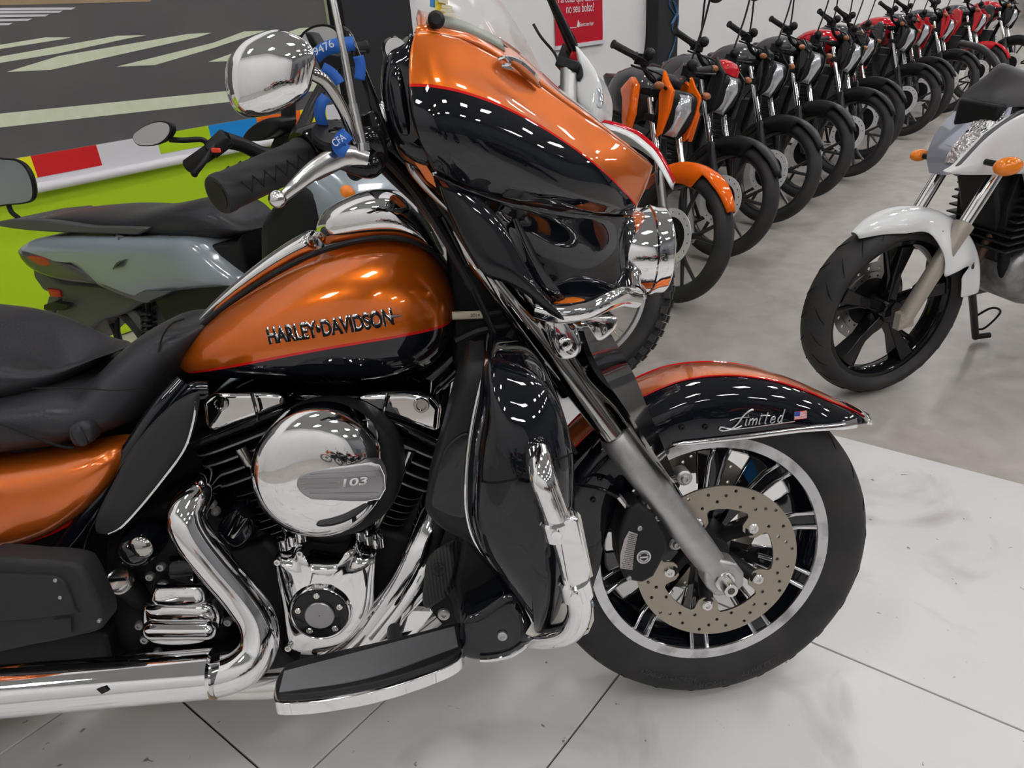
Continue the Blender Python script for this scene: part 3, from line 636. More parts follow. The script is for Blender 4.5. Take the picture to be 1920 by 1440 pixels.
# inner side of the fairing with speaker pods
b = MB(); b.dome(LSs([(776, 70), (772, 160), (780, 230), (796, 290), (815, 320), (790, 320), (745, 290), (722, 230), (714, 150), (725, 95), (750, 76)], -.30), NY * .045, back=Y * .25, flat=.6, n=5); b.build('inner_fairing', gblk, bike, S=SM, auto=60)
b = MB(); b.dome(LSs([(716, 80), (742, 68), (758, 92), (745, 118), (722, 112)], -.30), NY * .02, back=Y * .03); b.dome(LSs([(727, 150), (748, 125), (764, 190), (768, 250), (745, 240)], -.345), NY * .006, back=Y * .02); b.build('gauge_pod', gblk, bike, S=SM)
b = MB(); b.cyl(LS(742, 92, -.325), LS(742, 92, -.335), .012); b.build('gauge_bezel', chrome, bike, S=SM)
b = MB(); b.dome(LSs([(706, 205), (720, 190), (728, 225), (716, 252)], -.33), NY * .003, back=Y * .01); b.build('chrome_panel', chrome, bike, S=SM)
b = MB(); b.prism(LSs([(762, 290), (775, 300), (800, 338), (818, 352), (812, 330), (790, 296)], -.33), Y * .2); b.build('fairing_skirt', orangep, bike, S=SM)
# windshield
WSR = [[(768, -10, -.285), (782, 20, -.29), (800, 48, -.29)], [(820, -30, -.25), (828, 12, -.265), (840, 50, -.27)], [(870, -30, -.20), (885, 20, -.225), (900, 66, -.235)],
       [(905, -20, -.14), (925, 40, -.18), (945, 90, -.20)], [(940, 10, -.06), (965, 75, -.10), (990, 128, -.14)], [(985, 80, 0), (1000, 110, 0), (1020, 150, 0)]]
g4 = [crom(LSs(c, 0), 3) for c in WSR]; r4 = [crom([c[j] for c in g4], 4) for j in range(len(g4[0]))]
r4 = [r + [Vector((p.x, -p.y, p.z)) for p in r[::-1][1:]] for r in r4]
glass = mat('clear_screen', (.8, .82, .8), .02, alpha=.16, spec=.6)
b = MB(); b.grid(r4); wsh = b.build('windshield', glass, bike, S=SM, solid=.003, auto=0)
b = MB(); b.tube([p + Vector((0, 0, 0)) for p in r4[-1]], .004, seg=8, n=1); b.build('screen_gasket', sblk, wsh)
b = MB(); strip = [LSs([(800, 46, -.306), (808, 22, -.304)], 0), LSs([(868, 60, -.272), (868, 38, -.270)], 0), LSs([(920, 80, -.238), (915, 60, -.236)], 0), LSs([(948, 96, -.222), (940, 75, -.220)], 0)]
b.grid([crom([s_[0] for s_ in strip], 3), crom([s_[1] for s_ in strip], 3)]); b.build('screen_strip', mat('strip_grey', (.35, .38, .33), .3), wsh, solid=.003)
sb = MB(); c = LS(818, 38, -.306); sb.lathe(c, NY, [(0, .010), (.005, .010), (.009, .006), (.009, .001)], 20); sb.build('screen_screw', sblk, wsh)
b = MB(); c0, c1 = (LS(812, 6, -.293), LS(852, 6, -.268))
for k, (x0, y0, x1, y1, mi) in enumerate(((806, -8, 822, 12, 0), (816, 0, 836, 22, 1), (828, 8, 848, 14, 2), (826, 16, 852, 21, 2), (832, 24, 856, 29, 2), (822, -4, 840, 4, 2))):
    q = LSs([(x0, y0, -.294), (x1, y0 + 4, -.284), (x1, y1 + 4, -.284), (x0, y1, -.294)], 0); b.prism(q, Y * .001, mi=mi)
b.build('screen_sticker', [mat('sticker_blue', (.05, .25, .6), .5), mat('sticker_yellow', (.75, .6, .05), .5), mat('sticker_cream', (.65, .62, .45), .5)], wsh)
# headlight
hc = LS(1190, 470, 0); hr = px1((1210, 468), 77, 0, LS) * 1.0
fx = Vector((1, 0, -.06)).normalized()
b = MB(); b.lathe(hc, fx, [(-.060, hr * .55), (-.045, hr * .80), (-.025, hr * .93), (-.005, hr), (.020, hr * 1.0), (.022, hr * 1.05), (.027, hr * 1.05), (.031, hr * 1.02), (.046, hr * 1.02), (.050, hr * .97)], 48, cap=False); hd = b.build('headlight', chrome, bike, S=SM, auto=50)
b = MB(); b.lathe(hc, fx, [(.046, hr * .96), (.054, hr * .85), (.061, hr * .5), (.063, .002)], 40, cap=False); b.build('headlight_lens', mat('lamp_lens', (.75, .77, .75), .05, metal=.6, coat=1), hd)
b = MB(); b.lathe(hc, -fx, [(.03, hr * 1.0), (.06, hr * .96), (.09, hr * .75)], 40); b.build('headlight_housing', gblk, bike, S=SM)
b = MB(); b.tube([hc + Vector((-.03, -hr * .8, -hr * .75)), hc + Vector((.0, -hr * .55, -hr * 1.0)), hc + Vector((.014, 0, -hr * 1.12))], .006); b.build('headlight_bracket', chrome, hd)
# ---- handlebar, grip, controls
g0 = L(408, 366, -.455); g1 = L(560, 298, -.375); gd = (g1 - g0).normalized()
b = MB(); R_ = .0205
b.lathe(g0, gd, [(0, .012), (0, R_ * .97), (.003, R_ * 1.04), (.010, R_ * 1.05), (.013, R_), ((g1 - g0).length, R_), ((g1 - g0).length + .004, R_ * 1.08), ((g1 - g0).length + .010, R_ * 1.08)], 40)
grp = b.build('grip', mat('grip_rubber', (.022, .022, .024), .55, bump=('wave z', 22, .5, .003)), bike, auto=50)
b = MB(); zz = (gd.cross(Vector((0, 0, 1)))).normalized(); zy = gd.cross(zz)
for a0 in (0, pi * .66, pi * 1.33):
    pts = []
    for k in range(17):
        an = a0 + (.33 if k % 2 else -.33); pts.append(g0 + gd * (.02 + (.125) * k / 16) + (zz * cos(an) + zy * sin(an)) * (R_ + .0002))
    b.tube(pts, .0016, seg=6, smooth=False)
b.build('grip_pattern', sblk, grp)
b = MB(); b.cyl(g0 + gd * -.001, g0 + gd * .002, .015); b.build('grip_end', sblk, grp)
sw = g1 + gd * .008
b = MB(); b.lathe(sw, gd, [(0, .027), (.004, .030), (.030, .030), (.040, .027), (.060, .024), (.065, .018)], 36); b.dome(Ls([(600, 240), (650, 236), (672, 262), (655, 300), (615, 300)], -.385), NY * .02, back=Y * .04, flat=.5)
swh = b.build('switch_housing', gblk2, bike)
b = MB(); b.lathe(L(622, 262, -.40), Vector((.25, -.6, .75)), [(0, .021), (.008, .022), (.011, .020), (.011, .004), (.008, .003)], 28); b.build('reservoir_cap', sblk, swh)
b = MB(); hbp = Ls([(600, 275, -.36), (660, 265, -.33), (720, 300, -.26), (770, 345, -.15), (800, 360, -.05)], 0); b.tube(hbp + [Vector((p.x, -p.y, p.z)) for p in hbp[::-1]], .0145); b.tube(Ls([(650, 275, -.39), (690, 262, -.38), (700, 290, -.37), (690, 312, -.39), (640, 305, -.40)], 0), [.010, .016, .017, .014, .008]); b.build('handlebar', gblk2, bike)
# lever
b = MB(); lv = Ls([(690, 300, -.400), (655, 292, -.405), (620, 302, -.415), (585, 322, -.43), (552, 350, -.445), (528, 372, -.452)], 0)
b.tube(lv, [.009, .012, .0125, .010, .0075, .0055], seg=14, flatdir=(0, 1, 0), flat=.55, cap=True); b.sphere(L(520, 373, -.455), .0095); b.build('brake_lever', polal, bike)
b = MB(); g0f, g1f = Vector((g0.x, -g0.y, g0.z)), Vector((g1.x, -g1.y, g1.z)); b.cyl(g0f, g1f, R_, bev=.003); b.build('grip', MC['grip_rubber'], bike)
b = MB(); b.cyl(g1f, g1f + (g1f - g0f).normalized() * .06, .028, bev=.005); b.build('switch_housing', gblk2, bike)
# mirror
MO = [(419, 140), (424, 108), (446, 80), (480, 62), (512, 55), (545, 64), (572, 82), (584, 110), (578, 150), (566, 178), (535, 200), (500, 214), (466, 218), (440, 206), (424, 175)]
b = MB(); b.dome(Ls([(x + 8, y) for x, y in MO], -.45), NY * .020, back=Vector((-.008, .018, .0)), n=8, smooth=4, pw=.8); mirr = b.build('mirror', chrome, bike, auto=60)
b = MB(); b.prism([p + Vector((-.0085, .0185, 0)) for p in crom(Ls([(x + 8, y) for x, y in MO], -.45), 4, True)], Vector((-.001, .002, 0))); b.build('mirror_glass', chromed, mirr)
b = MB(); b.tube(Ls([(540, 128, -.435), (560, 130, -.44), (590, 140, -.44), (615, 160, -.43), (640, 200, -.415), (655, 235, -.405), (668, 268, -.40)], 0), [.009, .008, .007, .0065, .006, .006, .006]); b.build('mirror_stem', chromed, mirr)
# antenna
b = MB(); an = Ls([(680, 272, -.40), (662, 195, -.40), (645, 100, -.40), (612, -60, -.40)], 0); b.tube(an[:2], .0052, smooth=False); b.tube(an[1:3], .0043, smooth=False); b.tube(an[2:], .0036, smooth=False); b.cyl(an[0] - Vector((0, 0, .006)), an[0] + Vector((0, 0, .002)), .009); b.build('antenna', polal, bike)
b = MB(); b.prism(Ls([(672, 215), (700, 205), (722, 250), (720, 300), (690, 300)], -.36), Y * .02); b.prism(Ls([(640, 45), (655, 55), (735, 260), (715, 270)], -.34), Y * .02); b.build('antenna_bracket', gblk2, bike, bevel=.003)
# clutch/throttle cables and tubes in front of the tank
cm_ = MB()
for i, (P, r) in enumerate([([(700, 300, -.30), (740, 340, -.25), (800, 400, -.22), (860, 490, -.20), (915, 600, -.15), (950, 690, -.12)], .005), ([(715, 290, -.30), (770, 350, -.25), (830, 440, -.22), (885, 540, -.2)], .006),
                          ([(730, 270, -.3), (790, 330, -.27), (850, 420, -.25), (900, 500, -.22)], .005),
                          ([(990, 590, -.10), (950, 640, -.12), (920, 720, -.12), (930, 790, -.10)], .006), ([(1000, 640, -.1), (970, 700, -.08), (975, 760, -.06)], .005), ([(1030, 640, -.1), (1035, 730, -.09), (1045, 790, -.1), (1080, 850, -.1)], .004),
                          ([(855, 640, -.1), (900, 620, -.1), (960, 610, -.1)], .008), ([(860, 600, -.11), (910, 590, -.11), (980, 580, -.11)], .007)]):
    cm_.tube(Ls(P, 0), r, seg=8)
cm_.build('control_cables', sblk, bike)
b = MB(); b.tube(Ls([(848, 592, -.125), (905, 590, -.125)], 0), .0065, smooth=False); tg = b.build('wire_tag', mat('tag_cream', (.5, .46, .36), .6), bike)
place_text('tag_print', '2014', L(882, 594, -.1325), L(900, 593, -.1325), NY, .005, sblk, tg)
b = MB(); b.tube(Ls([(765, 270, -.33), (770, 310, -.3), (800, 350, -.28), (850, 400, -.26)], 0), [.005, .006, .006, .004]); b.build('chrome_linkage', chromed, bike)
# frame neck and bar clamps (dark mass between tank and fork)
b = MB(); b.prism(Ls([(835, 440), (900, 470), (1000, 600), (1000, 700), (940, 740), (850, 700), (840, 560)], -.06), Y * .12); b.prism(Ls([(835, 300), (870, 330), (905, 450), (890, 500), (850, 490), (780, 380)], -.10), Y * .20); b.build('frame_neck', eblk, bike, bevel=.01)
b = MB(); b.prism(Ls([(815, 412), (832, 402), (880, 500), (862, 508)], -.20), Y * .02); b.build('neck_bracket', gblk2, bike, bevel=.002)

# ---- fuel tank
TK = [(303, 688, 304, 700, .022), (328, 655, 334, 722, .075), (400, 590, 410, 727, .115), (470, 541, 490, 731, .138), (540, 499, 560, 735, .152), (610, 469, 630, 738, .163), (690, 449, 700, 737, .170), (755, 450, 762, 724, .168), (808, 474, 808, 700, .152), (840, 520, 838, 665, .122), (856, 580, 854, 622, .05)]
tst = Ls([(310, 716, -.10), (345, 712, -.12), (400, 698, -.14), (500, 677, -.15), (600, 657, -.16), (700, 638, -.165), (800, 616, -.15), (852, 603, -.10)], 0)
tpaint = paint2('tank_paint', polyfit([(p.x, p.z) for p in tst], 3), ORANGE, BLACKP)
tank = loft('fuel_tank', TK, tpaint, bike, yt=-.075, yb=-.10, e=.82, n=32)
tb = bvh(tank)
for nm, m, off, lift in (('badge_outline', chrome, .050, .0012), ('tank_badge', mat('badge_black', (.008, .008, .008), .3), .016, .0030)):
    place_text(nm, 'HARLEY\u2022DAVIDSON', L(500, 651, -.165), L(740, 609, -.17), NY, .0235 if off < .03 else .0265, m, tank, offset=off, drape=tb, lift=lift, extrude=.0016)
b = MB()
for x, y, s in ((490, 645, -1), (744, 601, 1)):
    q = L(x, y, -.2); h_ = tb.ray_cast(q, Y)[0] or q
    b.tube([h_ + Vector((-.012 * s, -.002, 0)), h_ + Vector((.006 * s, -.002, 0))], [.004, .0004], seg=8)
b.build('badge_tips', chrome, tank)
# ---- chrome console
CK = [(350, 622, 356, 632, .012), (400, 566, 408, 582, .028), (470, 503, 478, 533, .038), (540, 452, 550, 492, .046), (585, 428, 592, 475, .052)]
loft('console_strip', CK, chrome, bike, yt=0, yb=-.055, e=.75, n=20)
b = MB(); gk = [(556, 470, -.055), (600, 462, -.06), (690, 446, -.075), (745, 446, -.08), (790, 462, -.08), (826, 487, -.07)]
DM = [(594, 432, 596, 470, .040), (610, 398, 615, 465, .066), (640, 375, 645, 460, .082), (690, 357, 695, 453, .090), (738, 357, 745, 452, .090), (775, 385, 782, 462, .082), (805, 425, 810, 478, .068), (828, 470, 830, 492, .03)]
con = loft('tank_console', DM, chrome, bike, yt=0, yb=-.085, e=.62, n=28)
b = MB(); b.tube(Ls([(590, 462, -.06), (600, 436, -.055), (640, 392, -.05), (700, 368, -.045), (738, 366, -.045)], 0), .0018, seg=8); b.build('console_seam', chromed, con)
b = MB(); b.tube(Ls([(335, 652, -.05), (400, 591, -.06), (470, 541, -.07), (540, 499, -.078), (610, 468, -.084), (690, 448, -.088), (755, 449, -.088), (808, 470, -.08), (838, 505, -.06)], 0), .0045, seg=8); b.build('console_gasket', sblk, con)
b = MB(); b.tube([L(640, 640, -.15)] + [L(640, 640, -.15)] , .001) if False else None
# ---- seats
loft('rider_seat', [(-80, 700, -80, 880, .19), (0, 690, 0, 867, .185), (60, 684, 60, 862, .180), (110, 682, 110, 853, .178), (165, 680, 165, 838, .175), (215, 684, 214, 822, .165), (248, 652, 252, 792, .150), (280, 622, 285, 745, .135), (312, 601, 316, 700, .12), (340, 590, 344, 660, .10), (366, 597, 364, 622, .05)], leather, bike, yt=.02, yb=-.155, e=.72, n=32)
loft('passenger_seat', [(-90, 562, -90, 800, .16), (-30, 569, -30, 790, .16), (20, 577, 20, 775, .158), (60, 592, 60, 755, .15), (100, 620, 100, 730, .13), (135, 656, 138, 700, .085), (160, 680, 165, 694, .03)], leather, bike, yt=.06, yb=-.15, e=.75, n=32)
b = MB(); b.tube(Ls([(-60, 782, -.187), (0, 795, -.186), (60, 818, -.182), (110, 836, -.176), (140, 840, -.170)], 0), .0022, seg=6); b.tube(Ls([(60, 728, -.178), (150, 728, -.178), (220, 732, -.165), (275, 726, -.14)], 0), .001, seg=6); b.tube(Ls([(297, 660, -.12), (305, 630, -.11), (322, 607, -.10), (345, 598, -.08)], 0), .0015, seg=6); b.build('seat_seams', mat('seam_black', (.008, .008, .008), .7), bike)
b = MB(); b.dome(Ls([(130, 800), (140, 792), (160, 788), (176, 800), (178, 822), (165, 832), (145, 835), (133, 820)], -.172), NY * .010, back=Y * .02, flat=.5); b.dome(Ls([(134, 812), (150, 800), (165, 830), (150, 836)], -.182), NY * .006, back=Y * .01); b.build('seat_strap_lug', leather, bike)
# ---- side cover
SC = [(-90, 885), (0, 872), (100, 856), (190, 838), (224, 838), (236, 858), (222, 893), (180, 940), (120, 985), (60, 1010), (0, 1026), (-90, 1045)]
b = MB(); b.dome(Ls(SC, -.165), NY * .045, back=Y * .05, flat=.35, n=7, smooth=5, pw=.8); b.build('side_cover', orangep, bike, auto=60)
b = MB(); b.tube(Ls([(-90, 1046, -.168), (0, 1028, -.168), (60, 1012, -.168), (120, 987, -.168), (180, 942, -.168), (222, 895, -.168)], 0), .0035, seg=8); b.build('side_pinstripe', redp, bike)
b = MB(); b.prism(Ls([(-90, 1050), (0, 1030), (110, 995), (175, 955), (110, 1050), (60, 1052), (-90, 1060)], -.15), Y * .05); b.build('lower_side_panel', sblk, bike)
# ---- frame tubes
b = MB(); b.tube(Ls([(345, 715, -.13), (300, 765, -.15), (262, 820, -.16), (215, 890, -.165), (150, 985, -.165), (90, 1060, -.16), (60, 1120, -.15)], 0), .014); b.tube(Ls([(390, 728, -.12), (350, 735, -.13), (300, 790, -.14)], 0), .012)
b.tube(Ls([(190, 930, -.14), (150, 1030, -.14), (145, 1120, -.14)], 0), .012)
b.tube([Vector((p.x, 0, p.z)) for p in Ls([(330, 745, 0), (500, 745, 0), (760, 735, 0), (900, 620, 0)], 0)], .03); b.build('frame_rail', gblk, bike)
# ---- heat deflector
HD = [(340, 748), (368, 742), (366, 775), (352, 830), (318, 880), (268, 945), (222, 992), (200, 1002), (180, 995), (184, 962), (215, 900), (252, 835), (300, 778)]
b = MB(); b.dome(Ls(HD, -.195), NY * .012, back=Y * .012, flat=.55, n=5, smooth=4); hdf = b.build('heat_deflector', mblk, bike, auto=60)
b = MB(); b.tube(Ls([(367, 752, -.197), (364, 785, -.199), (348, 838, -.20), (316, 885, -.20), (268, 945, -.20), (228, 988, -.199), (204, 1001, -.198)], 0), .0022, seg=8); b.build('deflector_edge', chrome, hdf)
# ---- engine: crankcase and dark bulk
def yv(p, y): return Vector((p.x, y, p.z))
b = MB(); b.prism(Ls([(195, 1010), (300, 940), (380, 960), (520, 1010), (560, 985), (700, 985), (800, 1020), (860, 1090), (870, 1170), (700, 1225), (560, 1250), (210, 1255), (190, 1150)], -.10), Y * .22)
b.prism(Ls([(210, 1010), (320, 1000), (420, 1080), (430, 1220), (205, 1240)], -.135), Y * .05)
b.prism(Ls([(800, 1030), (900, 1060), (980, 1180), (900, 1235), (860, 1180)], -.14), Y * .2)
b.prism(Ls([(420, 1040), (500, 1010), (545, 1060), (540, 1200), (470, 1180)], -.12), Y * .05)
eng = b.build('crankcase', eblk, bike, bevel=.012, bseg=3)
b = MB(); b.prism(Ls([(-60, 900), (0, 800), (250, 760), (325, 695), (420, 690), (640, 690), (850, 690), (840, 760), (620, 790), (500, 830), (430, 900), (400, 1000), (300, 1020), (260, 1260), (100, 1250), (60, 1100), (0, 1000)], .02), Y * .05); b.build('dark_backing_plate', eblk, bike)  # dark plate added to fill the bright gaps below seat and tank
# cylinders
def cylinder(bx, by, tx, ty_, name):
    Bp = yv(L(bx, by, -.09), 0); Tp = yv(L(tx, ty_, -.09), 0); ax = (Tp - Bp); Ln = ax.length; ax.normalize(); sd = Y.cross(ax)
    b = MB(); b.cyl(Bp, Tp, .062, seg=28); cy = b.build(name, eblk, bike)
    b = MB()
    def fin(d, hx, hy, th, mi):
        pts = []
        for k in range(36):
            a = 2 * pi * k / 36; u = math.copysign(abs(cos(a)) ** .55, cos(a)); v = math.copysign(abs(sin(a)) ** .55, sin(a)); pts.append(Bp + ax * d + sd * hx * u + Y * hy * v)
        b.prism(pts, ax * th, mi)
        pts2 = [p + ax * (th * .2) for p in pts]
        b.grid([[Bp + ax * (d + th * .15) + (p - Bp - ax * d) * 1.006 for p in pts], [Bp + ax * (d + th * .85) + (p - Bp - ax * d) * 1.006 for p in pts]], True, 1)
    n = 15
    for i in range(n): fin(Ln * (.02 + .66 * i / n), .078, .098, .0022, 0)
    for i in range(4): fin(Ln * (.73 + .065 * i), .098, .112, .0045, 0)
    b.build('cooling_fins', [eblk, finm], cy, auto=30)
    b = MB(); b.prism([Bp + ax * Ln * .97 + sd * u * .09 + Y * v * .105 for u, v in ((-1, -1), (1, -1), (1, 1), (-1, 1))], ax * .02); b.build('lower_rocker_box', gblk2, cy, bevel=.008)
    return cy, Bp, ax, sd, Ln
cyR = cylinder(600, 1090, 445, 800, 'cylinder'); cyF = cylinder(620, 1090, 770, 805, 'cylinder')
for (out, cy, nm) in (([(378, 752), (400, 738), (500, 737), (530, 740), (535, 762), (470, 785), (398, 812), (384, 800)], cyR[0], 'a'), ([(668, 742), (690, 737), (760, 735), (808, 742), (828, 765), (822, 815), (750, 790), (672, 765)], cyF[0], 'b')):
    P = Ls(out, -.115); b = MB(); b.prism(P, Y * .20); rb = b.build('rocker_cover', chrome, cy, bevel=.012, bseg=4)
for p in ((412, 757), (790, 760)):
    b = MB(); q = L(*p, -.118); b.lathe(q, NY, [(0, .013), (.004, .012), (.004, .008), (.001, .007)], 20); b.build('rocker_bolt', chromed, bike)
b = MB(); b.tube(Ls([(472, 738, -.126), (480, 768, -.128), (484, 788, -.126)], 0), .0028, seg=8); b.tube(Ls([(726, 737, -.126), (722, 758, -.128), (718, 775, -.126)], 0), .0028, seg=8); b.build('rocker_seam', chromed, bike)
# pushrod tubes and collars
for pts in ([(452, 838), (505, 925), (548, 1012)], [(768, 842), (735, 925), (692, 1010)], [(735, 822), (725, 900), (700, 1000)]):
    b = MB(); b.tube(Ls(pts, -.115), .0085); b.cyl(L(*pts[0], -.115), L(*pts[0], -.115).lerp(L(*pts[1], -.115), .35), .0115); b.build('pushrod_tube', chromed, bike)
for a, c in (((528, 1022), (572, 1000)), ((672, 998), (716, 1018))):
    b = MB(); p, q = L(*a, -.14), L(*c, -.14); d = (q - p).cross(Y).normalized() * (-1 if a[0] < 600 else -1)
    for t in (.15, .5, .85): b.cyl(p.lerp(q, t) - Vector((0, 0, .010)), p.lerp(q, t) + Vector((0, 0, .010)), .012, bev=.002)
    b.build('lifter_collar', chrome, bike)
# air cleaner
cxa, cya, rx, ry = 598, 884, 127, 120
ol = []
for k in range(64):
    a = 2 * pi * k / 64; x = cxa + rx * cos(a); y = cya + ry * sin(a)
    if x > 714: x = 714 + (x - 714) * .1
    ol.append((x, y))
b = MB(); b.dome(Ls(ol, -.205), NY * .038, back=Y * .030, flat=.0, n=12, smooth=0, pw=.62); air = b.build('air_cleaner_cover', chrome, bike, auto=55)
b = MB(); b.dome(Ls([(cxa + 14 + (rx + 14) * cos(2 * pi * k / 40) * (1 if cos(2 * pi * k / 40) < 0 else 1.02), cya + (ry + 4) * sin(2 * pi * k / 40)) for k in range(40)], -.168), NY * .012, back=Y * .05, flat=.8, smooth=0, n=3); b.build('air_cleaner_backplate', sblk, bike)
abv = bvh(air)
INS = [(712, 871), (712, 934), (600, 936), (578, 932), (562, 920), (556, 907), (560, 893), (574, 884), (596, 879), (650, 873)]
def on_air(px, py, lift=.0):
    q = L(px, py, -.24); d = HB.transposed() @ ray(px, py); o = HB.transposed() @ CAM; h_ = abv.ray_cast(o, d.normalized()); return (h_[0] if h_[0] else q) - Y * lift
P = [L(x, y, -.240) for x, y in INS]; 
b = MB(); b.dome([p for p in P], NY * .004, back=Y * .02, flat=.9, smooth=4, n=2); insr = b.build('grooved_insert', brush, air, auto=50)
b = MB(); b.tube([p - Y * .001 for p in crom([L(x, y, -.240) for x, y in INS], 3, True)], .0016, seg=6, closed=True, n=1)
b.build('insert_rim', chrome, insr)
b = MB()
for i in range(1, 6):
    t = i / 6; xl = 556 + (0 if i in (2, 3) else 6) + (12 if i in (1, 5) else 0)
    b.tube(Ls([(xl + 6, lerp(880, 934, t), -.2443), (636 if i in (3, 4) else 710, lerp(876 if i in (3, 4) else 871, 934, t), -.2443)], 0), .0005, seg=5, smooth=False)
b.build('insert_grooves', mat('groove_grey', (.12, .12, .12), .4, .8), insr)
place_text('displacement_number', '103', L(643, 912, -.2448), L(691, 907, -.2448), NY, .0125, mat('ink_white', (.75, .75, .75), .4), insr, offset=.02, shear=.2, lift=.0022)
# cam cover
CCo = [(514, 1048), (522, 1040), (545, 1040), (556, 1024), (570, 1026), (578, 1044), (620, 1048), (648, 1040), (652, 1024), (668, 1020), (678, 1036), (700, 1040), (706, 1052), (704, 1090), (700, 1140), (682, 1180), (655, 1215), (600, 1226), (548, 1222), (536, 1200), (528, 1140), (518, 1085)]
b = MB(); b.dome(Ls(CCo, -.155), NY * .020, back=Y * .05, flat=.55, n=5, smooth=4); cam_c = b.build('cam_cover', chrome, bike, auto=60)
cc = L(601, 1148, -.178); rr_ = px1((601, 1148), 56, -.178)
b = MB(); b.lathe(cc + Y * .022, NY, [(0, rr_ * 1.35), (.010, rr_ * 1.22), (.018, rr_ * 1.08), (.026, rr_ * 1.02), (.028, rr_ * .97), (.026, rr_ * .92)], 48); b.build('cover_boss', chrome, cam_c, auto=60)
b = MB(); b.lathe(cc, NY, [(0, rr_ * .93), (.006, rr_ * .92), (.0065, .001)], 40, cap=False); b.build('cover_disc', gblk2, cam_c)
b = MB(); b.lathe(cc, NY, [(.006, rr_ * .50), (.010, rr_ * .50), (.0115, rr_ * .47), (.0105, rr_ * .2), (.010, .001)], 40, cap=False); b.build('cover_centre', brush, cam_c)
for k in range(5):
    a = radians(90 + 72 * k); bolt(cam_c, cc + Vector((cos(a), 0, sin(a))) * rr_ * .73 + NY * .006, .0055, polal, h=.003)
for p in ((521, 1052), (563, 1036), (660, 1032), (697, 1050), (541, 1213)): bolt(cam_c, L(*p, -.170), .0065, polal, h=.006)
# transmission side
c = L(262, 1022, -.17); r_ = px1((262, 1022), 38, -.17); b = MB(); b.lathe(c, NY, [(-.03, r_ * 1.05), (.0, r_), (.018, r_ * .9), (.034, r_ * .6), (.040, r_ * .2), (.041, .001)], 36, cap=False); st_ = b.build('starter_cap', gblk, bike); 
b = MB(); b.sphere(L(265, 1026, -.20), r_ * .62, (1, .5, 1)); b.build('starter_dome', chromed, st_)
c = L(228, 1092, -.17); r_ = px1((228, 1092), 25, -.17); dr = Vector((-.05, -.55, .8)).normalized(); b = MB(); b.cyl(c - dr * .09, c, r_ * .9); b.build('oil_filler', eblk, bike); b = MB(); b.lathe(c, dr, [(0, r_), (.01, r_), (.014, r_ * .9), (.012, r_ * .8), (.013, .001)], 32, cap=False); b.box(c + dr * .014, (r_ * 1.3, .006, .004)); b.build('filler_cap', polal, bike)
b = MB(); b.dome(Ls([(268, 1140), (290, 1126), (385, 1126), (408, 1140), (416, 1165), (400, 1192), (370, 1205), (300, 1206), (272, 1190)], -.165), NY * .016, back=Y * .04, flat=.6, n=4); b.dome(Ls([(292, 1096), (300, 1093), (376, 1093), (382, 1098), (384, 1130), (290, 1130)], -.172), NY * .014, back=Y * .04, flat=.7, n=4, smooth=3)
b.tube(Ls([(288, 1180, -.180), (390, 1180, -.180)], 0), .0175, seg=20, smooth=False); b.sphere(L(288, 1180, -.18), .0175); b.sphere(L(390, 1180, -.18), .0175); b.build('clutch_cover', chrome, bike, auto=60)
for p in ((302, 1062), (258, 1118), (262, 1172), (428, 1165), (272, 1198), (296, 1222), (405, 958), (398, 945), (282, 1080)): bolt(bike, L(*p, -.150), .0075, alu, h=.006, name='case_bolt')
b = MB(); b.dome(Ls([(318, 1045), (365, 1045), (370, 1085), (315, 1085)], -.14), NY * .008, back=Y * .03, flat=.8, smooth=0); b.build('sensor_block', gblk, bike)
b = MB(); b.dome(Ls([(410, 985), (440, 950), (470, 965), (478, 1000), (450, 1025), (420, 1010)], -.14), NY * .02, back=Y * .03, flat=.5); b.build('regulator_cover', gblk, bike)
b = MB(); b.cyl(L(438, 998, -.15), L(462, 960, -.17), .012); b.build('solenoid', chromed, bike)
# exhaust
b = MB(); rp = Ls([(398, 895, -.10), (372, 925, -.16), (350, 965, -.19), (362, 1005, -.20), (405, 1062, -.205), (450, 1115, -.21), (482, 1165, -.22), (484, 1215, -.235), (455, 1252, -.25), (410, 1268, -.25), (380, 1270, -.25)], 0)
b.tube(rp, [.020, .027, .030, .030, .0295, .0295, .030, .031, .032, .032, .032], seg=28); rpo = b.build('rear_exhaust_pipe', chrome, bike)
b = MB(); q0, q1 = L(404, 1266, -.255), L(396, 1267, -.255); b.cyl(q0, q1, .0365, seg=32); b.build('pipe_clamp', mat('discoloured_steel', (.35, .25, .16), .35, .9), rpo)
b = MB(); fp_ = Ls([(835, 900, -.06), (815, 960, -.11), (790, 1030, -.14), (755, 1100, -.15), (712, 1160, -.155), (665, 1215, -.16), (600, 1262, -.17)], 0); b.tube(fp_, .0285, seg=28); b.build('front_exhaust_pipe', chrome, bike)
b = MB(); b.tube(Ls([(815, 1150, -.13), (760, 1195, -.15), (720, 1230, -.16)], 0), .022, seg=20); b.build('crossover_pipe', chromed, bike)
b = MB(); m0, m1 = L(404, 1262, -.255), L(-300, 1322, -.275); md_ = (m1 - m0).normalized(); b.lathe(m0, md_, [(0, .034), (.004, .0385), (.35, .040), (.9, .041)], 40); mf = b.build('muffler', chrome, bike)
b = MB(); P = Ls([(75, 1300), (90, 1322), (110, 1334), (180, 1328), (300, 1316), (404, 1306), (404, 1290)], -.262); b.prism(P, Y * .03); b.build('muffler_shield', polal, mf, bevel=.004)
b = MB(); b.prism(Ls([(182, 1291), (195, 1286), (205, 1294), (192, 1300)], -.298), NY * .002); b.build('muffler_nick', sblk, mf)
b = MB(); b.tube(Ls([(408, 1288, -.24), (470, 1288, -.24), (540, 1284, -.25), (620, 1270, -.25)], 0), .020, seg=20); b.build('frame_tube_cover', polal, bike)
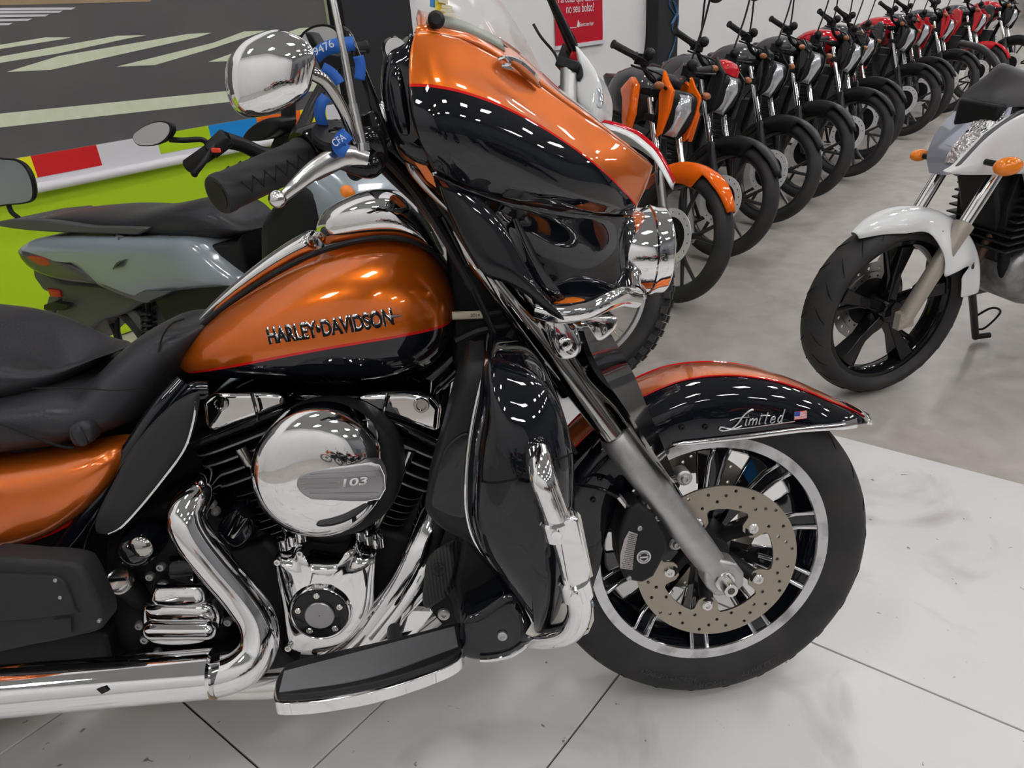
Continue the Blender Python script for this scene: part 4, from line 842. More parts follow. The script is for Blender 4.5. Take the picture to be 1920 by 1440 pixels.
b = MB(); b.prism(Ls([(-80, 1175), (200, 1190), (210, 1245), (430, 1225), (520, 1215), (560, 1250), (400, 1275), (-80, 1290)], -.17), Y * .10); b.build('lower_frame', eblk, bike, bevel=.006)
# ---- brake pedal
PD = [(800, 1052), (818, 1030), (838, 1022), (850, 1035), (852, 1060), (846, 1090), (826, 1122), (802, 1140), (792, 1128), (795, 1090)]
b = MB(); b.dome(Ls(PD, -.245), NY * .006, back=Vector((.014, .02, -.004)), flat=.8, n=3, smooth=4); pdl = b.build('brake_pedal', mat('pedal_rubber', (.03, .03, .03), .45, bump=('wave x', 60, .4, .002)), bike)
pc_ = L(822, 1068, -.2515); b = MB(); b.lathe(pc_, NY, [(0, .0115), (.0006, .0115), (.0006, .0105), (0, .0105)], 28, cap=False); b.box(pc_, (.016, .001, .004)); b.prism([pc_ + Vector((x, 0, z)) for x, z in ((-.004, .006), (0, .008), (.004, .006), (.003, -.005), (0, -.008), (-.003, -.005))], NY * .0008); b.build('pedal_emblem', sblk, pdl)
b = MB(); b.prism(Ls([(752, 1165), (800, 1112), (812, 1150), (790, 1180), (745, 1190)], -.24), Y * .02); b.tube(Ls([(800, 1140, -.23), (770, 1185, -.23), (735, 1205, -.22), (690, 1220, -.2)], 0), .009); b.build('pedal_arm', chrome, bike, bevel=.003)
# ---- footboard
zb = L(700, 1290, -.40).z
def Lf(lst, dz=0): return [LZ(x, y, zb + dz) for x, y in lst]
FBP = [(528, 1256), (548, 1240), (620, 1222), (740, 1196), (850, 1168), (862, 1172), (864, 1205), (850, 1228), (800, 1250), (700, 1280), (600, 1298), (528, 1303), (517, 1296), (518, 1275)]
b = MB(); b.prism([p + Vector((0, 0, -.006)) for p in Lf([(520, 1262), (545, 1248), (620, 1228), (850, 1176), (866, 1180), (868, 1218), (845, 1240), (780, 1266), (700, 1290), (600, 1308), (525, 1313), (512, 1304), (513, 1285)])], Vector((0, 0, -.020)), smooth=3); fbo = b.build('footboard', chrome, bike, bevel=.006, bseg=3)
b = MB(); b.prism(Lf(FBP), Vector((0, 0, -.012)), smooth=3); pad = b.build('footboard_pad', sblk, fbo, bevel=.003)
b = MB(); l0, l1 = (533, 1260), (852, 1176); r0_, r1_ = (524, 1298), (858, 1212)
for i in range(27):
    t = (i + .5) / 27; a = (lerp(l0[0], r0_[0], t), lerp(l0[1], r0_[1], t)); c = (lerp(l1[0], r1_[0], t), lerp(l1[1], r1_[1], t)); m_ = ((a[0] + c[0]) / 2, (a[1] + c[1]) / 2 + 16 * t)
    P = Lf([a, m_, c], .0006); b.tube(P, .0022, seg=6, n=5)
b.build('tread_ribs', mat('rib_rubber', (.075, .075, .08), .45), pad)
b = MB(); b.tube([LZ(740, 1240, zb - .03), LZ(740, 1180, zb - .03)], .012, smooth=False); b.build('footboard_bracket', sblk, fbo)
# ---- folded passenger footboard
b = MB(); b.prism(Ls([(-60, 1062), (60, 1053), (138, 1060), (160, 1080), (178, 1118), (194, 1158), (188, 1182), (140, 1196), (60, 1212), (-60, 1222)], -.265), Y * .05, smooth=3); pf = b.build('passenger_footboard', mblk, bike, bevel=.008, bseg=4)
b = MB(); b.dome(Ls([(-60, 1082), (60, 1078), (112, 1082), (132, 1110), (142, 1140), (138, 1150), (0, 1165), (-60, 1168)], -.267), NY * .003, back=Y * .004, flat=.92, n=2, smooth=3); b.prism(Ls([(103, 1160), (134, 1158), (136, 1184), (104, 1192)], -.268), NY * .003, smooth=0); b.build('footboard_panel', mblk, pf)
for p in ((104, 1088), (113, 1120), (186, 1164)): bolt(pf, L(*p, -.2695), .003, alu, h=.002)
# ---- lower fairing with vent, glove box
LM = [(874, 678), (890, 674), (914, 672), (905, 700), (892, 760), (880, 830), (874, 900), (874, 960), (884, 1000), (900, 1030), (870, 1010), (830, 990), (802, 962), (797, 940), (806, 900), (826, 835), (845, 760)]
b = MB(); b.dome(Ls(LM, -.30), NY * .02, back=Y * .10, flat=.6, n=5, smooth=3); lm = b.build('leg_shield', sblk, bike, auto=50)
b = MB(); b.dome(Ls([(872, 812), (880, 830), (874, 900), (876, 960), (860, 970), (820, 955), (810, 940), (822, 880), (840, 835)], -.324), NY * .0006, back=Y * .004, flat=.93, n=2); b.build('shield_recess', gblk, lm)
LP = [(912, 674), (960, 680), (1008, 702), (1042, 742), (1062, 790), (1074, 850), (1076, 930), (1074, 1010), (1062, 1080), (1045, 1140), (1015, 1176), (1000, 1172), (995, 1150), (960, 1098), (925, 1058), (893, 1012), (876, 955), (875, 890), (882, 820), (895, 750)]
b = MB(); b.dome(Ls(LP, -.325), NY * .075, back=Y * .14, flat=.12, n=9, smooth=4, pw=.7); lp = b.build('lower_fairing', gblk, bike, auto=60)
lbv = bvh(lp)
def on(bv, px, py, lift=.001, dflt=-.34):
    d = (HB.transposed() @ ray(px, py)).normalized(); o = HB.transposed() @ CAM; h_ = bv.ray_cast(o, d); return (h_[0] - d * lift) if h_[0] else L(px, py, dflt)
b = MB(); b.tube([L(x, y, -.328) for x, y in ((914, 674), (895, 750), (882, 820), (875, 890), (875, 955), (890, 1012), (925, 1060), (960, 1100), (990, 1145), (1000, 1175), (990, 1205), (960, 1228), (920, 1237), (900, 1238))], .0032, seg=8); b.build('lower_fairing_edge', chrome, lp)
b = MB(); b.tube([on(lbv, x, y) for x, y in ((923, 685), (915, 760), (908, 830), (903, 895), (910, 904), (935, 905), (975, 894), (980, 870), (990, 838), (1006, 824), (1024, 826))], .0014, seg=6); b.tube([on(lbv, x, y) for x, y in ((1038, 862), (1060, 856), (1072, 850))], .0014, seg=6); b.build('lid_seam', mat('seam_dark', (.002, .002, .002), .8), lp)
b = MB(); b.dome([on(lbv, 1008 + 26 * cos(a), 852 + 34 * sin(a), .0005) for a in [2 * pi * k / 20 for k in range(20)]], NY * .004, back=Y * .01, flat=.6, n=2, smooth=0); b.build('tube_recess', gblk2, lp)
LB = [(870, 1160), (900, 1145), (960, 1110), (990, 1150), (1000, 1178), (988, 1205), (955, 1226), (905, 1236), (868, 1228), (862, 1200)]
b = MB(); b.dome(Ls(LB, -.315), NY * .008, back=Y * .08, flat=.6, n=4); b.build('lower_fairing_foot', gblk, bike, auto=60); bolt(bike, L(942, 1192, -.325), .0075, alu, h=.004, name='foot_bolt')
b = MB(); b.prism(Ls([(870, 1000), (930, 1062), (975, 1130), (900, 1150), (862, 1165), (850, 1090)], -.25), Y * .15); b.build('shield_inner', eblk, bike, bevel=.01); bolt(bike, L(832, 1152, -.2), .010, alu, h=.004, name='foot_bolt')
# ---- engine guard
b = MB(); gp = [on(lbv, 1006, 845, -.01)] + Ls([(1016, 890, -.425), (1030, 930, -.43), (1050, 985, -.43), (1070, 1050, -.425), (1082, 1110, -.42), (1086, 1150, -.41), (1070, 1182, -.395), (1035, 1194, -.37), (1000, 1194, -.33), (960, 1185, -.22), (900, 1180, -.08)], 0)
b.tube(gp, .0168, seg=24); eg = b.build('engine_guard', chrome, bike)
for a, c, r in (((1040, 968), (1050, 1004), .0215), ((1075, 1082), (1084, 1118), .0215)):
    b = MB(); p, q = L(*a, -.43), L(*c, -.425); b.cyl(p, q, r, bev=.003, seg=28); b.cyl(p.lerp(q, .5) + NY * r + Vector((-.004, 0, 0)), p.lerp(q, .5) + NY * (r + .004) + Vector((-.004, 0, 0)), .006); b.build('guard_clamp', chrome, eg)
b = MB(); b.prism(Ls([(1046, 990), (1072, 968), (1086, 975), (1108, 1070), (1104, 1090), (1074, 1108), (1064, 1090)], -.448), Y * .03); b.build('peg_mount', chrome, eg, bevel=.004, bseg=3)
b = MB(); b.prism(Ls([(1084, 966), (1090, 972), (1112, 1080), (1106, 1084)], -.44), Y * .01); b.build('mount_plate', mat('off_white_plate', (.60, .58, .52), .4), eg)
wp = MB(); wp.prism(Ls([(1000, 1165), (1060, 1130), (1090, 1124), (1112, 1128), (1114, 1165), (1104, 1188), (1076, 1202), (1010, 1200), (985, 1190)], -.36), Y * .004, smooth=0); wpl = wp.build('scuff_plate', MC['off_white_plate'], eg, bevel=.002)
b = MB()
for k in range(6): b.tube(Ls([(1086 + k * 0, 1190 - k * 8, -.362), (1104, 1178 - k * 8, -.362)], 0), .0008, seg=5, smooth=False)
b.build('plate_slots', sblk, wpl); bolt(wpl, L(1106, 1133, -.362), .006, mat('blue_zinc', (.25, .3, .4), .3, .9), h=.004)
# ---- rear of the bike beyond the frame: wheel and saddlebag so the machine stands
rc = Vector((-1.63, 0, .315)); b = MB(); b.lathe(rc, Y, [(-.06, .21), (-.085, .24), (-.088, .27), (-.07, .30), (-.03, .317), (.03, .317), (.07, .30), (.088, .27), (.085, .24), (.06, .21)], 64, cap=False); b.build('rear_tyre', tyrem, bike, auto=0)
b = MB(); b.lathe(rc, Y, [(-.06, .215), (-.05, .19), (.05, .19), (.06, .215)], 48, cap=False); b.cyl(rc - Y * .06, rc + Y * .06, .04)
for k in range(5):
    a = 2 * pi * k / 5; d = Vector((cos(a), 0, sin(a))); b.tube([rc + d * .03, rc + d * .20], .016, smooth=False)
b.build('rear_rim', gblk2, bike)
b = MB(); b.dome([Vector((x, -.20, z)) for x, z in ((-2.05, .62), (-1.25, .62), (-1.2, .55), (-1.32, .36), (-2.0, .36), (-2.1, .5))], NY * .14, back=Y * .05, flat=.8, n=5); b.build('saddlebag', orangep, bike, auto=50)
b = MB(); b.dome([Vector((x, .20, z)) for x, z in ((-2.05, .62), (-1.25, .62), (-1.2, .55), (-1.32, .36), (-2.0, .36), (-2.1, .5))], Y * .14, back=NY * .05, flat=.8, n=5); b.build('saddlebag', orangep, bike, auto=50)
b = MB(); b.tube([Vector((-.85, .12, .2)), Vector((-.80, .28, .10)), Vector((-.78, .36, .055))], .010); b.build('side_stand', sblk, bike)
# far side of the engine and fairing lower
b = MB(); b.prism([Vector((x, .12, z)) for x, z in ((-1.1, .2), (-.45, .2), (-.45, .42), (-1.1, .45))], Y * .12); b.build('primary_cover', chrome, bike, bevel=.03, bseg=4)
# far lower fairing
b = MB(); b.dome([Vector((p.x, -p.y, p.z)) for p in Ls(LP, -.325)][::-1], Y * .075, back=NY * .14, flat=.2, n=5, pw=.7); b.build('lower_fairing', gblk, bike, auto=60)
b = MB(); b.tube([Vector((p.x, -p.y, p.z)) for p in gp], .0168, seg=16); b.build('engine_guard', chrome, bike)
# ================================================================== THE OTHER MACHINES
class Frame:
    def __init__(s, o, heading, lean, steer=0, rake=27, zc=.30):
        s.o = Vector((o[0], o[1], 0)); s.M = Matrix.Rotation(radians(90 - heading), 3, 'Z') @ Matrix.Rotation(-radians(lean), 3, 'X')
        s.W = Matrix.Translation(s.o) @ s.M.to_4x4()
        a = Vector((0, 0, zc)); u = Vector((-sin(radians(rake)), 0, cos(radians(rake))))
        s.S = Matrix.Translation(a) @ Matrix.Rotation(radians(steer), 4, u) @ Matrix.Translation(-a)
        s.SM = s.M @ s.S.to_3x3(); s.SO = s.o + s.M @ (s.S.translation)
    def l(s, px, py, y=0.0): return hit((px, py), s.o, s.M, 1, y)
    def ls(s, px, py, y=0.0): return hit((px, py), s.SO, s.SM, 1, y)
    def L(s, lst, y=0.0): return [s.l(p[0], p[1], p[2] if len(p) > 2 else y) for p in lst]
    def LS(s, lst, y=0.0): return [s.ls(p[0], p[1], p[2] if len(p) > 2 else y) for p in lst]
def gpx(px, py):
    d = ray(px, py); t = -CAM.z / d.z; return CAM + d * t
castsil = mat('cast_silver', (.35, .35, .35), .35, .8); discw = mat('disc_silver', (.75, .75, .74), .35, .2)
plastb = mat('black_plastic', (.009, .009, .010), .38); plastg = mat('grey_plastic', (.055, .055, .058), .45)
clearl = mat('clear_lens', (.62, .65, .70), .06, metal=.55, coat=1); amber = MC['amber_lens']
def wheel(par, S, c, R, W_, rimc, tname, rname, spokes=5, ysp=.018, knob=False, rimw=.022, seg=56):
    b = MB(); h = W_ / 2; t = R * .16
    b.lathe(c, Y, [(-h * .62, R - t * 1.25), (-h * .95, R - t), (-h, R - t * .62), (-h * .78, R - t * .2), (-h * .4, R - .004), (0, R), (h * .4, R - .004), (h * .78, R - t * .2), (h, R - t * .62), (h * .95, R - t), (h * .62, R - t * 1.25)], seg, cap=False)
    if knob:
        for k in range(42):
            a = 2 * pi * k / 42
            for yy, da in ((-h * .8, 0), (-h * .27, .5), (h * .27, 0), (h * .8, .5)):
                aa = a + da * 2 * pi / 42; M = Matrix.Rotation(-aa, 4, 'Y'); b.box(c + Vector(((R + .003) * cos(aa), yy, (R + .003) * sin(aa))) - Vector((0, 0, 0)), (.020, .020, .024), M=M.to_3x3())
    ty_ = b.build(tname, tyrem, par, S=S, auto=50)
    b = MB(); rr = R - t * 1.15; b.lathe(c, Y, [(-h * .62, rr + .006), (-h * .62, rr - rimw * .6), (-h * .3, rr - rimw), (h * .3, rr - rimw), (h * .62, rr - rimw * .6), (h * .62, rr + .006), (0, rr - .004), (-h * .62, rr + .006)], seg, cap=False)
    b.cyl(c - Y * .045, c + Y * .045, R * .13, bev=.004)
    for k in range(spokes):
        a = 2 * pi * (k + .25) / spokes; d = Vector((cos(a), 0, sin(a))); tt = Vector((-sin(a), 0, cos(a)))
        if spokes > 12: b.tube([c + d * R * .1 + Y * (.025 * (-1) ** k), c + (d + tt * .25 * (-1) ** (k // 2)).normalized() * (rr - rimw)], .0016, seg=5, smooth=False)
        else:
            for s in (-1, 1): b.tube([c + d * R * .12, c + d * R * .38 + tt * s * R * .02, c + d * (rr - rimw) + tt * s * ysp * 2.2], [.013, .010, .008], seg=8, smooth=False)
    b.build(rname, rimc, par, S=S, auto=40)
def disc(par, S, c, r, m=None, y=0, name='front_disc', w=.30):
    M = Matrix.Translation(c + Y * y) @ Matrix.Rotation(pi / 2, 4, 'X')
    hl = [circ2(r * .86 * cos(a), r * .86 * sin(a), r * .04, 8) for a in [2 * pi * k / 18 for k in range(18)]]
    o = plate2d(name, [circ2(0, 0, r, 48), circ2(0, 0, r * (1 - w), 40)] + hl, .004, m or discw, par, M); o.matrix_local = S
    b = MB(); b.lathe(c + Y * y, Y, [(-.004, r * (1 - w)), (.004, r * (1 - w)), (.006, r * .3)], 24); b.build('disc_hub', plastb, o)
def commuter(name, fr, label, cat, group, c):
    """naked street machine; c: colours for tank, shroud, fender, cowl, fork guard"""
    root = empty(name, fr.W, label, cat, group); S = fr.S; R = .292; c0 = Vector((0, 0, R)); I = Matrix()
    rakev = Vector((-.50, 0, .866)); mk = lambda k: c.get(k, plastb)
    wheel(root, S, c0, R, .088, mk('rim'), 'front_tyre', 'front_rim')
    disc(root, S, c0, .125, y=-.055)
    for s in (-1, 1):
        A = c0 + Vector((0, s * .075, 0)); B1 = A + rakev * .30; B2 = A + rakev * .60
        b = MB(); b.lathe(A - rakev * .02, rakev, [(0, .014), (.02, .020), (.29, .020), (.30, .024), (.315, .022)], 18); b.lathe(B1, rakev, [(0, .0155), (.33, .0155)], 16, mi=1); b.cyl(A + Y * s * -.015, A + Y * s * .02, .012)
        b.build('fork_leg', [mk('slider'), chrome], root, S=S)
    # fender: shell over the tyre, with side lugs and a pointed nose
    b = MB(); rows = []
    for i in range(19):
        a = radians(lerp(34, 152, i / 18)); ro = R + .022 + .016 * (i / 18); hw = .050 * min(1, .35 + i / 6); dz = .030 if 6 < i < 13 else .012; row = []
        for j in range(9):
            u = -1 + j / 4; y = hw * math.copysign(abs(u) ** .7, u); r = ro - dz * abs(u) ** 3 * 1.6 - (.045 * (abs(u) > .9) * (6 < i < 13)); row.append(c0 + Vector((r * cos(a), y, r * sin(a))))
        rows.append(row)
    b.grid(rows); b.build('front_fender', mk('fender'), root, S=S, solid=.003, auto=60)
    # headlight and cowl (turn with the bars)
    H = c0 + rakev * .60 + Vector((.10, 0, .02))
    b = MB(); P = [H + Vector(p) for p in ((-.02, 0, .06), (.03, 0, .03), (.02, 0, -.08), (-.03, 0, -.14), (-.06, 0, -.10), (-.07, 0, .03))]
    b.dome([p - Y * .065 for p in P], NY * .02, back=Y * .065, flat=.4, n=4, smooth=3); b.dome([p + Y * .065 for p in P], Y * .02, back=NY * .065, flat=.4, n=4, smooth=3)
    b.build('headlight_cowl', plastb, root, S=S, auto=60)
    for s in (-1, 1):
        b = MB(); b.dome([H + Vector((x, s * .088, z)) for x, z in ((-.055, .125), (-.015, .085), (.03, .05), (.035, -.02), (.015, -.13), (-.005, -.145), (-.02, -.06), (-.05, .03))], Y * s * .008, back=Y * -s * .012, flat=.6, n=3, smooth=1); b.build('cowl_blade', mk('cowl'), root, S=S, auto=40)
    if 'visor' in c: b = MB(); b.dome([H + Vector(p) for p in ((-.06, -.07, .10), (.0, -.06, .08), (.02, 0, .07), (.0, .06, .08), (-.06, .07, .10), (-.07, 0, .11))], Vector((.01, 0, .03)), back=Vector((0, 0, -.02)), n=3, smooth=2); b.build('visor', c['visor'], root, S=S)
    b = MB(); b.grid([[H + Vector((.050 - .035 * abs(u) ** 2 - .07 * abs(v - .35), u * .058 * (1 - .45 * v), .04 - v * .17)) for u in [-1 + j / 4 for j in range(9)]] for v in [i / 6 for i in range(7)]]); b.build('headlight', clearl, root, S=S, solid=.01, auto=0)
    for s in (-1, 1): b = MB(); b.tube([H + Vector((-.01, s * .085, .05)), H + Vector((.0, s * .12, .06))], .007); b.sphere(H + Vector((.0, s * .145, .06)), .020, (.9, 1.3, .8), 12, 8, mi=1); b.build('turn_signal', [plastb, mk('signal')], root, S=S)
    b = MB(); T = c0 + rakev * .66
    b.box(T, (.07, .20, .03)); b.box(T - rakev * .12, (.06, .20, .03)); b.cyl(T - rakev * .14, T + rakev * .03, .024); b.build('triple_clamp', mk('clamp'), root, S=S, bevel=.004)
    b = MB(); hb_ = [T + Vector(p) for p in ((-.04, -.285, .15), (-.02, -.17, .125), (.0, -.09, .055), (.02, 0, .04), (.0, .09, .055), (-.02, .17, .125), (-.04, .285, .15))]; b.tube(hb_, .011, seg=10); b.build('handlebar', plastb, root, S=S)
    for s in (0, -1):
        e = hb_[s]; d = (hb_[1 if s == 0 else -2] - e).normalized(); b = MB(); b.lathe(e - d * .02, d, [(0, .017), (.006, .019), (.01, .0155), (.12, .0155), (.125, .019), (.13, .017)], 16); b.build('grip', rub, root, S=S)
        b = MB(); b.box(e + d * .145, (.045, .05, .045)); b.sphere(e + d * .16 + Vector((.02, 0, .03)), .026, seg=10, rings=6); b.tube([e + d * .14 + Vector((.03, 0, -.005)), e + d * .08 + Vector((.06, 0, -.01)), e + Vector((.055, 0, -.015))], .005, seg=6); b.build('control_cluster', plastb, root, S=S, bevel=.006)
        q = e + d * .15; sd = -1 if s == 0 else 1
        b = MB(); b.tube([q, q + Vector((.0, sd * .005, .07)), q + Vector((-.01, sd * .03, .2)), q + Vector((-.02, sd * .04, .31))], .005, seg=8); m_ = q + Vector((-.02, sd * .06, .34)); b.sphere(m_, .06, (.16, 1.05, .68), 16, 10); b.build('mirror', plastb, root, S=S)
    b = MB()
    for k, (y0, y1) in enumerate(((-.12, -.04), (-.06, .03), (.10, .02))): b.tube([T + Vector((-.04, y0 * 1.5, .09)), T + Vector((.08, y0 * 1.2, .06)), T + Vector((.07, y1, -.06)), T + Vector((.0, y1, -.20))], .0045, seg=6)
    b.tube([c0 + Vector((-.02, -.07, .01)), c0 + Vector((-.09, -.085, .14)), c0 + rakev * .35 + Vector((.03, -.095, 0)), c0 + rakev * .55 + Vector((.05, -.06, 0))], .004, seg=6)
    b.sphere(T + Vector((.03, 0, .05)), .065, (.7, 1.1, .6), 14, 8); b.build('instruments_and_cables', plastb, root, S=S)
    # body
    def bl(nm, st, m, e=.75):
        rows = [ringsec(Vector((x, 0, zt)), Vector((x, 0, zb_)), hw, e, 20) for x, zt, zb_, hw in st]; q = MB(); q.grid(rows, True, 0, True); return q.build(nm, m, root, sub=1, auto=0)
    bl('fuel_tank', [(-.40, .90, .80, .05), (-.46, .965, .74, .12), (-.58, .985, .72, .145), (-.72, .95, .72, .13), (-.84, .87, .73, .09), (-.90, .82, .74, .05)], mk('tank'))
    bl('seat', [(-.82, .83, .76, .06), (-.90, .80, .74, .10), (-1.05, .79, .73, .125), (-1.22, .825, .75, .12), (-1.42, .845, .78, .10), (-1.52, .85, .80, .05)], leather)
    for s in (-1, 1):
        b = MB(); P = [Vector((x, s * y, z)) for x, y, z in ((-.42, .13, .93), (-.33, .14, .90), (-.28, .165, .78), (-.33, .17, .66), (-.38, .165, .74), (-.44, .15, .84), (-.50, .14, .88))]; b.dome(P, Y * s * .012, back=Y * -s * .02, flat=.6, n=3, smooth=1); b.build('tank_shroud', mk('shroud'), root, auto=50)
        b = MB(); P = [Vector((x, s * .115, z)) for x, z in ((-.95, .74), (-1.55, .82), (-1.50, .74), (-1.20, .66), (-1.05, .56), (-.90, .60))]; b.dome(P, Y * s * .02, back=Y * -s * .08, flat=.6, n=3, smooth=3); b.build('side_panel', mk('side'), root, auto=50)
    b = MB(); b.prism([Vector((x, -.10, z)) for x, z in ((-.40, .30), (-.36, .42), (-.46, .66), (-.85, .68), (-.92, .45), (-.85, .27), (-.55, .24))], Y * .20)
    for k in range(7): b.box((-.50 - .004 * k, 0, .42 + .028 * k), (.19, .25, .008))
    b.cyl((-.70, -.135, .37), (-.70, .135, .37), .085, bev=.01); b.tube([Vector((-.30, 0, .80)), Vector((-.38, 0, .55)), Vector((-.42, 0, .30)), Vector((-.8, 0, .24))], .02); b.tube([Vector((-.26, 0, .86)), Vector((-.6, 0, .78)), Vector((-1.2, 0, .72))], .025); b.build('engine', eblk, root, bevel=.006)
    b = MB(); b.tube([Vector((-.42, -.05, .52)), Vector((-.36, -.10, .40)), Vector((-.45, -.14, .24)), Vector((-.85, -.16, .22)), Vector((-1.1, -.17, .27)), Vector((-1.55, -.18, .38))], [.018, .018, .018, .022, .04, .045]); b.build('exhaust', mk('exhaust'), root)
    wheel(root, I, Vector((-1.30, 0, R)), R, .10, mk('rim'), 'rear_tyre', 'rear_rim', seg=40)
    b = MB(); b.tube([Vector((-.85, -.10, .32)), Vector((-1.30, -.09, R))], .018, smooth=False); b.tube([Vector((-.85, .10, .32)), Vector((-1.30, .09, R))], .018, smooth=False); b.tube([Vector((-1.22, .11, .35)), Vector((-1.12, .11, .70))], .022, smooth=False); b.tube([Vector((-1.22, -.11, .35)), Vector((-1.12, -.11, .70))], .022, smooth=False); b.build('swingarm', plastb, root)
    b = MB(); b.sphere((-1.56, 0, .76), .05, (1, 1.2, .7), 12, 8); b.build('tail_light', mat('red_lens', (.4, .01, .01), .15, coat=1), root)
    zst = .0 + .30 * math.tan(radians(0)) ; Lst = fr.M.transposed() @ Vector((0, 0, 1))
    foot = Vector((-.72, .26, 0)); d = foot.dot(Lst); foot = foot - Vector((0, 0, 1)) * (d / Lst.z) + Vector((0, 0, .012)); b = MB(); b.tube([Vector((-.66, .11, .27)), foot], .011, smooth=False); b.box(foot, (.06, .05, .01)); b.build('side_stand', plastb, root)
    return root
blackg = mat('black_bodywork', (.008, .008, .009), .18, 0, .8); greyt = mat('grey_bodywork', (.06, .06, .065), .3, 0, .5); redb = mat('red_bodywork', (.45, .008, .015), .22, 0, .8)
orb = mat('bright_orange_bodywork', (.80, .13, .004), .25, 0, .7); whiteb = mat('white_bodywork', (.72, .74, .74), .2, 0, .8)
def on_row(px, py, z, n):
    """room w of the point of height z over the line n = const that the picture shows at px"""
    lo, hi_ = -1.0, 40.0
    for _ in range(50):
        w = (lo + hi_) / 2; P = RM @ Vector((w, n, z)) - CAM; x = 960 + FPX * P.dot(RI) / P.dot(fwd)
        if x < px: lo = w
        else: hi_ = w
    return w
ROWSRC = []
BASE = dict(tank=greyt, shroud=blackg, fender=plastb, cowl=blackg, side=plastb, rim=mat('dark_rim', (.05, .05, .05), .3, .6), slider=mat('black_slider', (.03, .03, .035), .35), clamp=plastb, signal=mat('smoked_lens', (.28, .10, .04), .15, coat=1), exhaust=plastb)
def V(**k): d = dict(BASE); d.update(k); return d
ROW = [((1257, 562), V(shroud=orb, fender=orb, cowl=orb, slider=castsil), 'street motorcycle with orange front fender and orange shrouds, first of the row'),
       ((1346, 480), V(cowl=plastb, visor=redb), 'black street motorcycle with a small red visor beside the orange one in the row'),
       ((1434, 417), V(), 'all black street motorcycle, second beyond the orange one in the row'),
       ((1503, 372), V(side=greyt), 'black street motorcycle, third beyond the orange one in the row'),
       ((1578, 332), V(tank=redb), 'black street motorcycle with a red tank, fourth beyond the orange one'),
       ((1607, 299), V(shroud=redb), 'black street motorcycle with narrow red shrouds standing back, mid row'),
       ((1683, 256), V(tank=redb), 'black street motorcycle with red tank and pale brake disc, far along the row'),
       ((1712, 236), V(shroud=redb, cowl=redb), 'street motorcycle with bright red shrouds, set back far along the row'),
       ((1761, 213), V(shroud=redb, cowl=redb), 'street motorcycle with red shrouds and black fender, third from the far end'),
       ((1820, 190), V(shroud=redb, cowl=redb, fender=redb), 'street motorcycle with red shrouds and red front fender near the far end'),
       ((1880, 172), V(tank=redb), 'dark street motorcycle with red tank, last in view of the long row')]
for i, (p, c, lab) in enumerate(ROW):
    rt = commuter('street_motorcycle', Frame(gpx(*p), 168 - (i % 3), 6, 20 + (i * 5) % 7, zc=.292), lab, 'motorcycle', 'street motorcycles parked in a row along the white wall', c)
    if i in (0, 2, 4, 7): ROWSRC.append(rt)
def dup_tree(o, parent=None):
    c = o.copy(); COL.objects.link(c)
    if parent: c.parent = parent
    for ch in list(o.children): dup_tree(ch, c)
    return c
# the opposite row behind the photographer (seen mirrored in the chrome and the fairing)
for k in range(8):
    c = dup_tree(ROWSRC[k % 4]); c.matrix_world = RM @ Matrix.Translation((-5.5 + 1.1 * k, -2.9, 0)) @ Matrix.Rotation(radians(95), 4, 'Z') @ Matrix.Rotation(-radians(6), 4, 'X')
    c['label'] = 'street motorcycle of the opposite row, mirrored in the chrome and the glossy fairing'; c['group'] = 'street motorcycles of the opposite row'
# red machine beyond the white one at the right edge
commuter('street_motorcycle', Frame(gpx(1950, 330), -70, 5, 8, zc=.292), 'red street motorcycle behind the white one at the right edge', 'motorcycle', None, V(tank=redb, shroud=redb, cowl=redb, fender=redb))

# ---- white street motorcycle, right
wf = Frame(gpx(1622, 722), -112, 4, -6, zc=.295)
wb = empty('white_street_motorcycle', wf.W, 'white naked motorcycle with amber turn signals parked on its stand at the right', 'motorcycle'); S = wf.S; c0 = Vector((0, 0, .295))
bty = MB(); wheel(wb, S, c0, .295, .115, gblk2, 'front_tyre', 'front_rim', rimw=.03, seg=96)
b = MB()
for k in range(5):
    a = 2 * pi * (k + .25) / 5 + .1; d = Vector((cos(a), 0, sin(a))); tt = Vector((-sin(a), 0, cos(a)))
    b.grid([[c0 + d * r + tt * w * s + Y * y * q for s, q in ((-1, -1), (1, -1), (1, 1), (-1, 1))] for r, w, y in ((.03, .018, .03), (.12, .016, .022), (.215, .026, .035))], True, 0, True)
b.build('spokes', gblk2, wb, S=S, bevel=.004)
for s in (1,):
    b = MB()
    for k in range(22):
        a = 2 * pi * k / 22
        for q in (-1, 1):
            pts = [c0 + Vector((rr * cos(a + q * .04 + u * .16), q * yy, rr * sin(a + q * .04 + u * .16))) for u, yy, rr in ((0, .052, .2755), (.4, .040, .2885), (1, .014, .2945))]; b.tube(pts, [.0008, .002, .0006], seg=6, n=3)
    b.build('tread_grooves', MC['groove_black'], wb, S=S)
disc(wb, S, c0, .138, mat('worn_disc', (.35, .34, .33), .3, .9), y=-.07, w=.25); disc(wb, S, c0, .105, mat('worn_disc', (0, 0, 0)), y=-.066, w=.22, name='disc_carrier')
beige = mat('fork_beige', (.40, .37, .32), .4, .5)
rake = Vector((-.45, 0, .893)).normalized()
